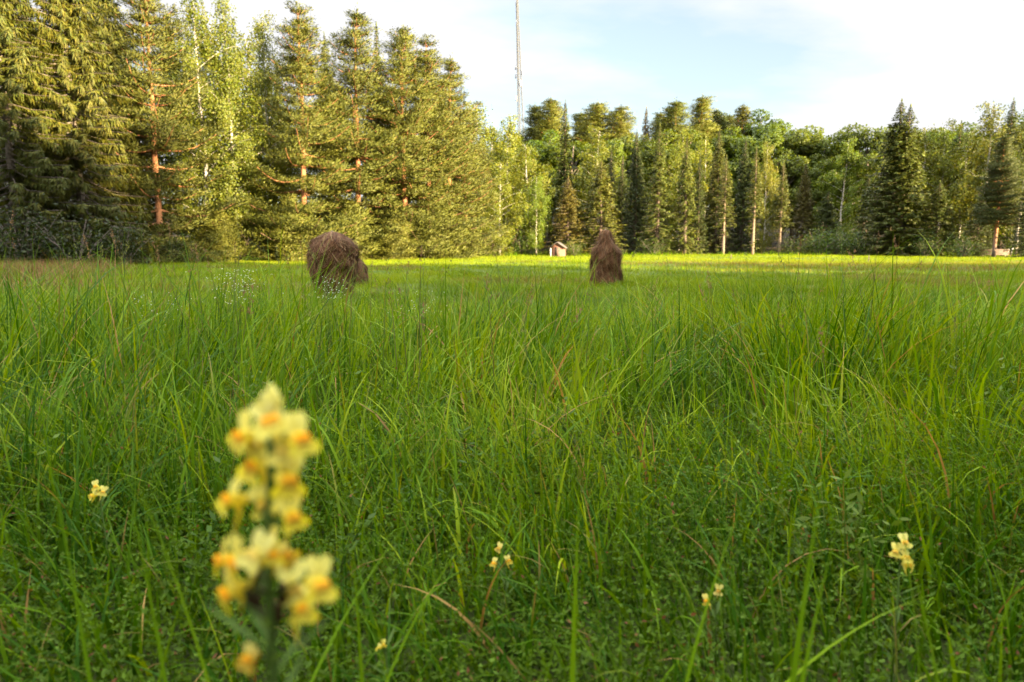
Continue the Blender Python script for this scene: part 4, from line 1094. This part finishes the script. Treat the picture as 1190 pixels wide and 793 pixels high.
small_toadflax(833, 692, .95, 'fading toadflax with one white-lipped bloom left of the three-bloom toadflax', [(.002, .008, .1, .9, .5), (-.014, -.008, -.8, .1, .9)], .8, .25)
small_toadflax(586, 652, 1.05, 'half hidden toadflax with withered orange-yellow lips in mid foreground', [(.006, .0, .4, .0, .7), (-.016, -.004, -.6, .1, .9), (-.008, .022, -.2, .5, .4)], .75, .35)
small_toadflax(446, 748, .8, 'toadflax with only two small yellow buds at the bottom of the photo', [(.0, .0, .2, .1, .3), (-.006, -.006, -.5, .1, .2)], .45, .1)

# ------------------------------------------------------------------ white bedstraw
def bedstraw(u, v, d, wpx, hpx, label, n=260, seed=1):
    r = np.random.default_rng(seed)
    top = at(u, v, d); x, y = top[0], top[1]; z = float(terrain(x, y)); h = top[2] - z
    e = empty('white_bedstraw', (x, y, z), label, 'wildflower', 'white bedstraw in the tall grass')
    W = wpx / F * d * .5; Hh = hpx / F * d
    st = MB(); fl = MB()
    P = np.stack([r.normal(0, W * .55, n), r.normal(0, W * .55, n), h - Hh * r.random(n)], 1)
    for k in range(9):
        a = r.random() * 2 * PI; o = W * r.uniform(.1, .8)
        st.tube([[r.normal(0, .02), r.normal(0, .02), 0], [math.cos(a) * o * .5, math.sin(a) * o * .5, h * .55], [math.cos(a) * o, math.sin(a) * o, h - Hh * r.random() * .5]], [.0016, .0012, .0007], 4, GRN)
    link('stem', st.mesh('stem', M['herb'], True), e)
    for k in range(4):
        a = r.random(n) * 2 * PI
        dd = np.stack([np.cos(a), np.sin(a), r.uniform(-.2, .6, n)], 1)
        fl.cards(P, dd, np.tile([0, 0, 1.], (n, 1)) + .4 * r.normal(size=(n, 3)), .0045, .003, np.array([.72, .74, .62]))
    link('blossom', fl.mesh('blossom', M['petal']), e)
bedstraw(276, 312, 3.4, 62, 40, 'airy whitish bedstraw cloud among tall grass left of the domed haystack', 150, 1)
bedstraw(382, 322, 3.2, 34, 26, 'small white bedstraw tuft in front of the domed haystack', 60, 2)
bedstraw(180, 340, 3.2, 70, 40, 'thin white bedstraw near the dry brown strip', 70, 3)
bedstraw(490, 338, 3.6, 60, 30, 'sparse bedstraw flecks just right of the tallest mid-meadow grass stem', 60, 4)
bedstraw(243, 560, 1.75, 10, 6, 'tiny white bedstraw head low in the grass beside the big toadflax', 26, 5)

# ------------------------------------------------------------------ light
EL, AZ = math.radians(11.2), math.radians(130)     # compass angle of the sun, clockwise from the view direction
sun_dir = Vector((math.sin(AZ) * math.cos(EL), math.cos(AZ) * math.cos(EL), math.sin(EL)))
sl = bpy.data.lights.new('sun', 'SUN'); sl.energy = 5.0; sl.angle = math.radians(.55); sl.color = (1.0, .79, .46)
so = bpy.data.objects.new('sun', sl); COL.objects.link(so)
so.rotation_euler = sun_dir.to_track_quat('Z', 'Y').to_euler(); so.location = (30, -30, 40)

w = bpy.data.worlds.new('World'); scene.world = w; w.use_nodes = True
nt = w.node_tree; nt.nodes.clear(); N, L = nt.nodes, nt.links
out = N.new('ShaderNodeOutputWorld'); bg = N.new('ShaderNodeBackground'); bg.inputs['Strength'].default_value = .05
sky = N.new('ShaderNodeTexSky'); sky.sky_type = 'NISHITA'; sky.sun_disc = False
sky.sun_elevation = EL; sky.sun_rotation = AZ; sky.air_density = 1.0; sky.dust_density = 1.0; sky.ozone_density = 1.0
tc = N.new('ShaderNodeTexCoord')
sep = N.new('ShaderNodeSeparateXYZ'); L.new(tc.outputs['Generated'], sep.inputs[0])
mz = N.new('ShaderNodeMath'); mz.operation = 'ADD'; mz.inputs[1].default_value = .22; L.new(sep.outputs[2], mz.inputs[0])
mz2 = N.new('ShaderNodeMath'); mz2.operation = 'MAXIMUM'; mz2.inputs[1].default_value = .08; L.new(mz.outputs[0], mz2.inputs[0])
vd = N.new('ShaderNodeVectorMath'); vd.operation = 'DIVIDE'
cb = N.new('ShaderNodeCombineXYZ'); [L.new(mz2.outputs[0], cb.inputs[k]) for k in range(3)]
L.new(tc.outputs['Generated'], vd.inputs[0]); L.new(cb.outputs[0], vd.inputs[1])
mp = N.new('ShaderNodeMapping'); mp.inputs['Location'].default_value = (1.08, 2.2, 0); mp.inputs['Scale'].default_value = (.8, 1.3, 1)
L.new(vd.outputs[0], mp.inputs['Vector'])
nz = N.new('ShaderNodeTexNoise'); nz.inputs['Scale'].default_value = 1.1; nz.inputs['Detail'].default_value = 7; nz.inputs['Roughness'].default_value = .52
L.new(mp.outputs[0], nz.inputs['Vector'])
rp = N.new('ShaderNodeValToRGB'); rp.color_ramp.elements[0].position = .40; rp.color_ramp.elements[0].color = (.30, .30, .30, 1); rp.color_ramp.elements[1].position = .56
L.new(nz.outputs['Fac'], rp.inputs[0])
mx = N.new('ShaderNodeMix'); mx.data_type = 'RGBA'
L.new(rp.outputs[0], mx.inputs[0]); L.new(sky.outputs[0], mx.inputs[6]); mx.inputs[7].default_value = (1, 1, 1, 1)
cz = N.new('ShaderNodeMapRange'); cz.inputs[1].default_value = .36; cz.inputs[2].default_value = .85; cz.inputs[3].default_value = 3.2; cz.inputs[4].default_value = 24.  # overhead cloud boosted above the frame as added fill light
L.new(sep.outputs[2], cz.inputs[0])
cv = N.new('ShaderNodeVectorMath'); cv.operation = 'SCALE'; cv.inputs[0].default_value = (.975, .975, 1.0)
L.new(cz.outputs[0], cv.inputs['Scale']); L.new(cv.outputs[0], mx.inputs[7])
L.new(mx.outputs[2], bg.inputs['Color']); L.new(bg.outputs[0], out.inputs['Surface'])

# ------------------------------------------------------------------ camera
cam = bpy.data.cameras.new('camera'); co = bpy.data.objects.new('camera', cam); COL.objects.link(co)
cam.sensor_width = 36; cam.lens = 36 * F / 1190; cam.clip_start = .02; cam.clip_end = 9000
co.location = (0, 0, CAM_Z); co.rotation_euler = (PI / 2 - PITCH, 0, 0)
cam.dof.use_dof = True; cam.dof.focus_distance = 2.6; cam.dof.aperture_fstop = 4.8
scene.camera = co

scene.view_settings.view_transform = 'Standard'; scene.view_settings.look = 'None'
scene.view_settings.gamma = 1; scene.view_settings.exposure = 2.8
scene.render.engine = 'CYCLES'
cy = scene.cycles
cy.max_bounces = 6; cy.diffuse_bounces = 2; cy.glossy_bounces = 2; cy.transmission_bounces = 4; cy.transparent_max_bounces = 4
cy.use_denoising = True
cy.sample_clamp_indirect = 8
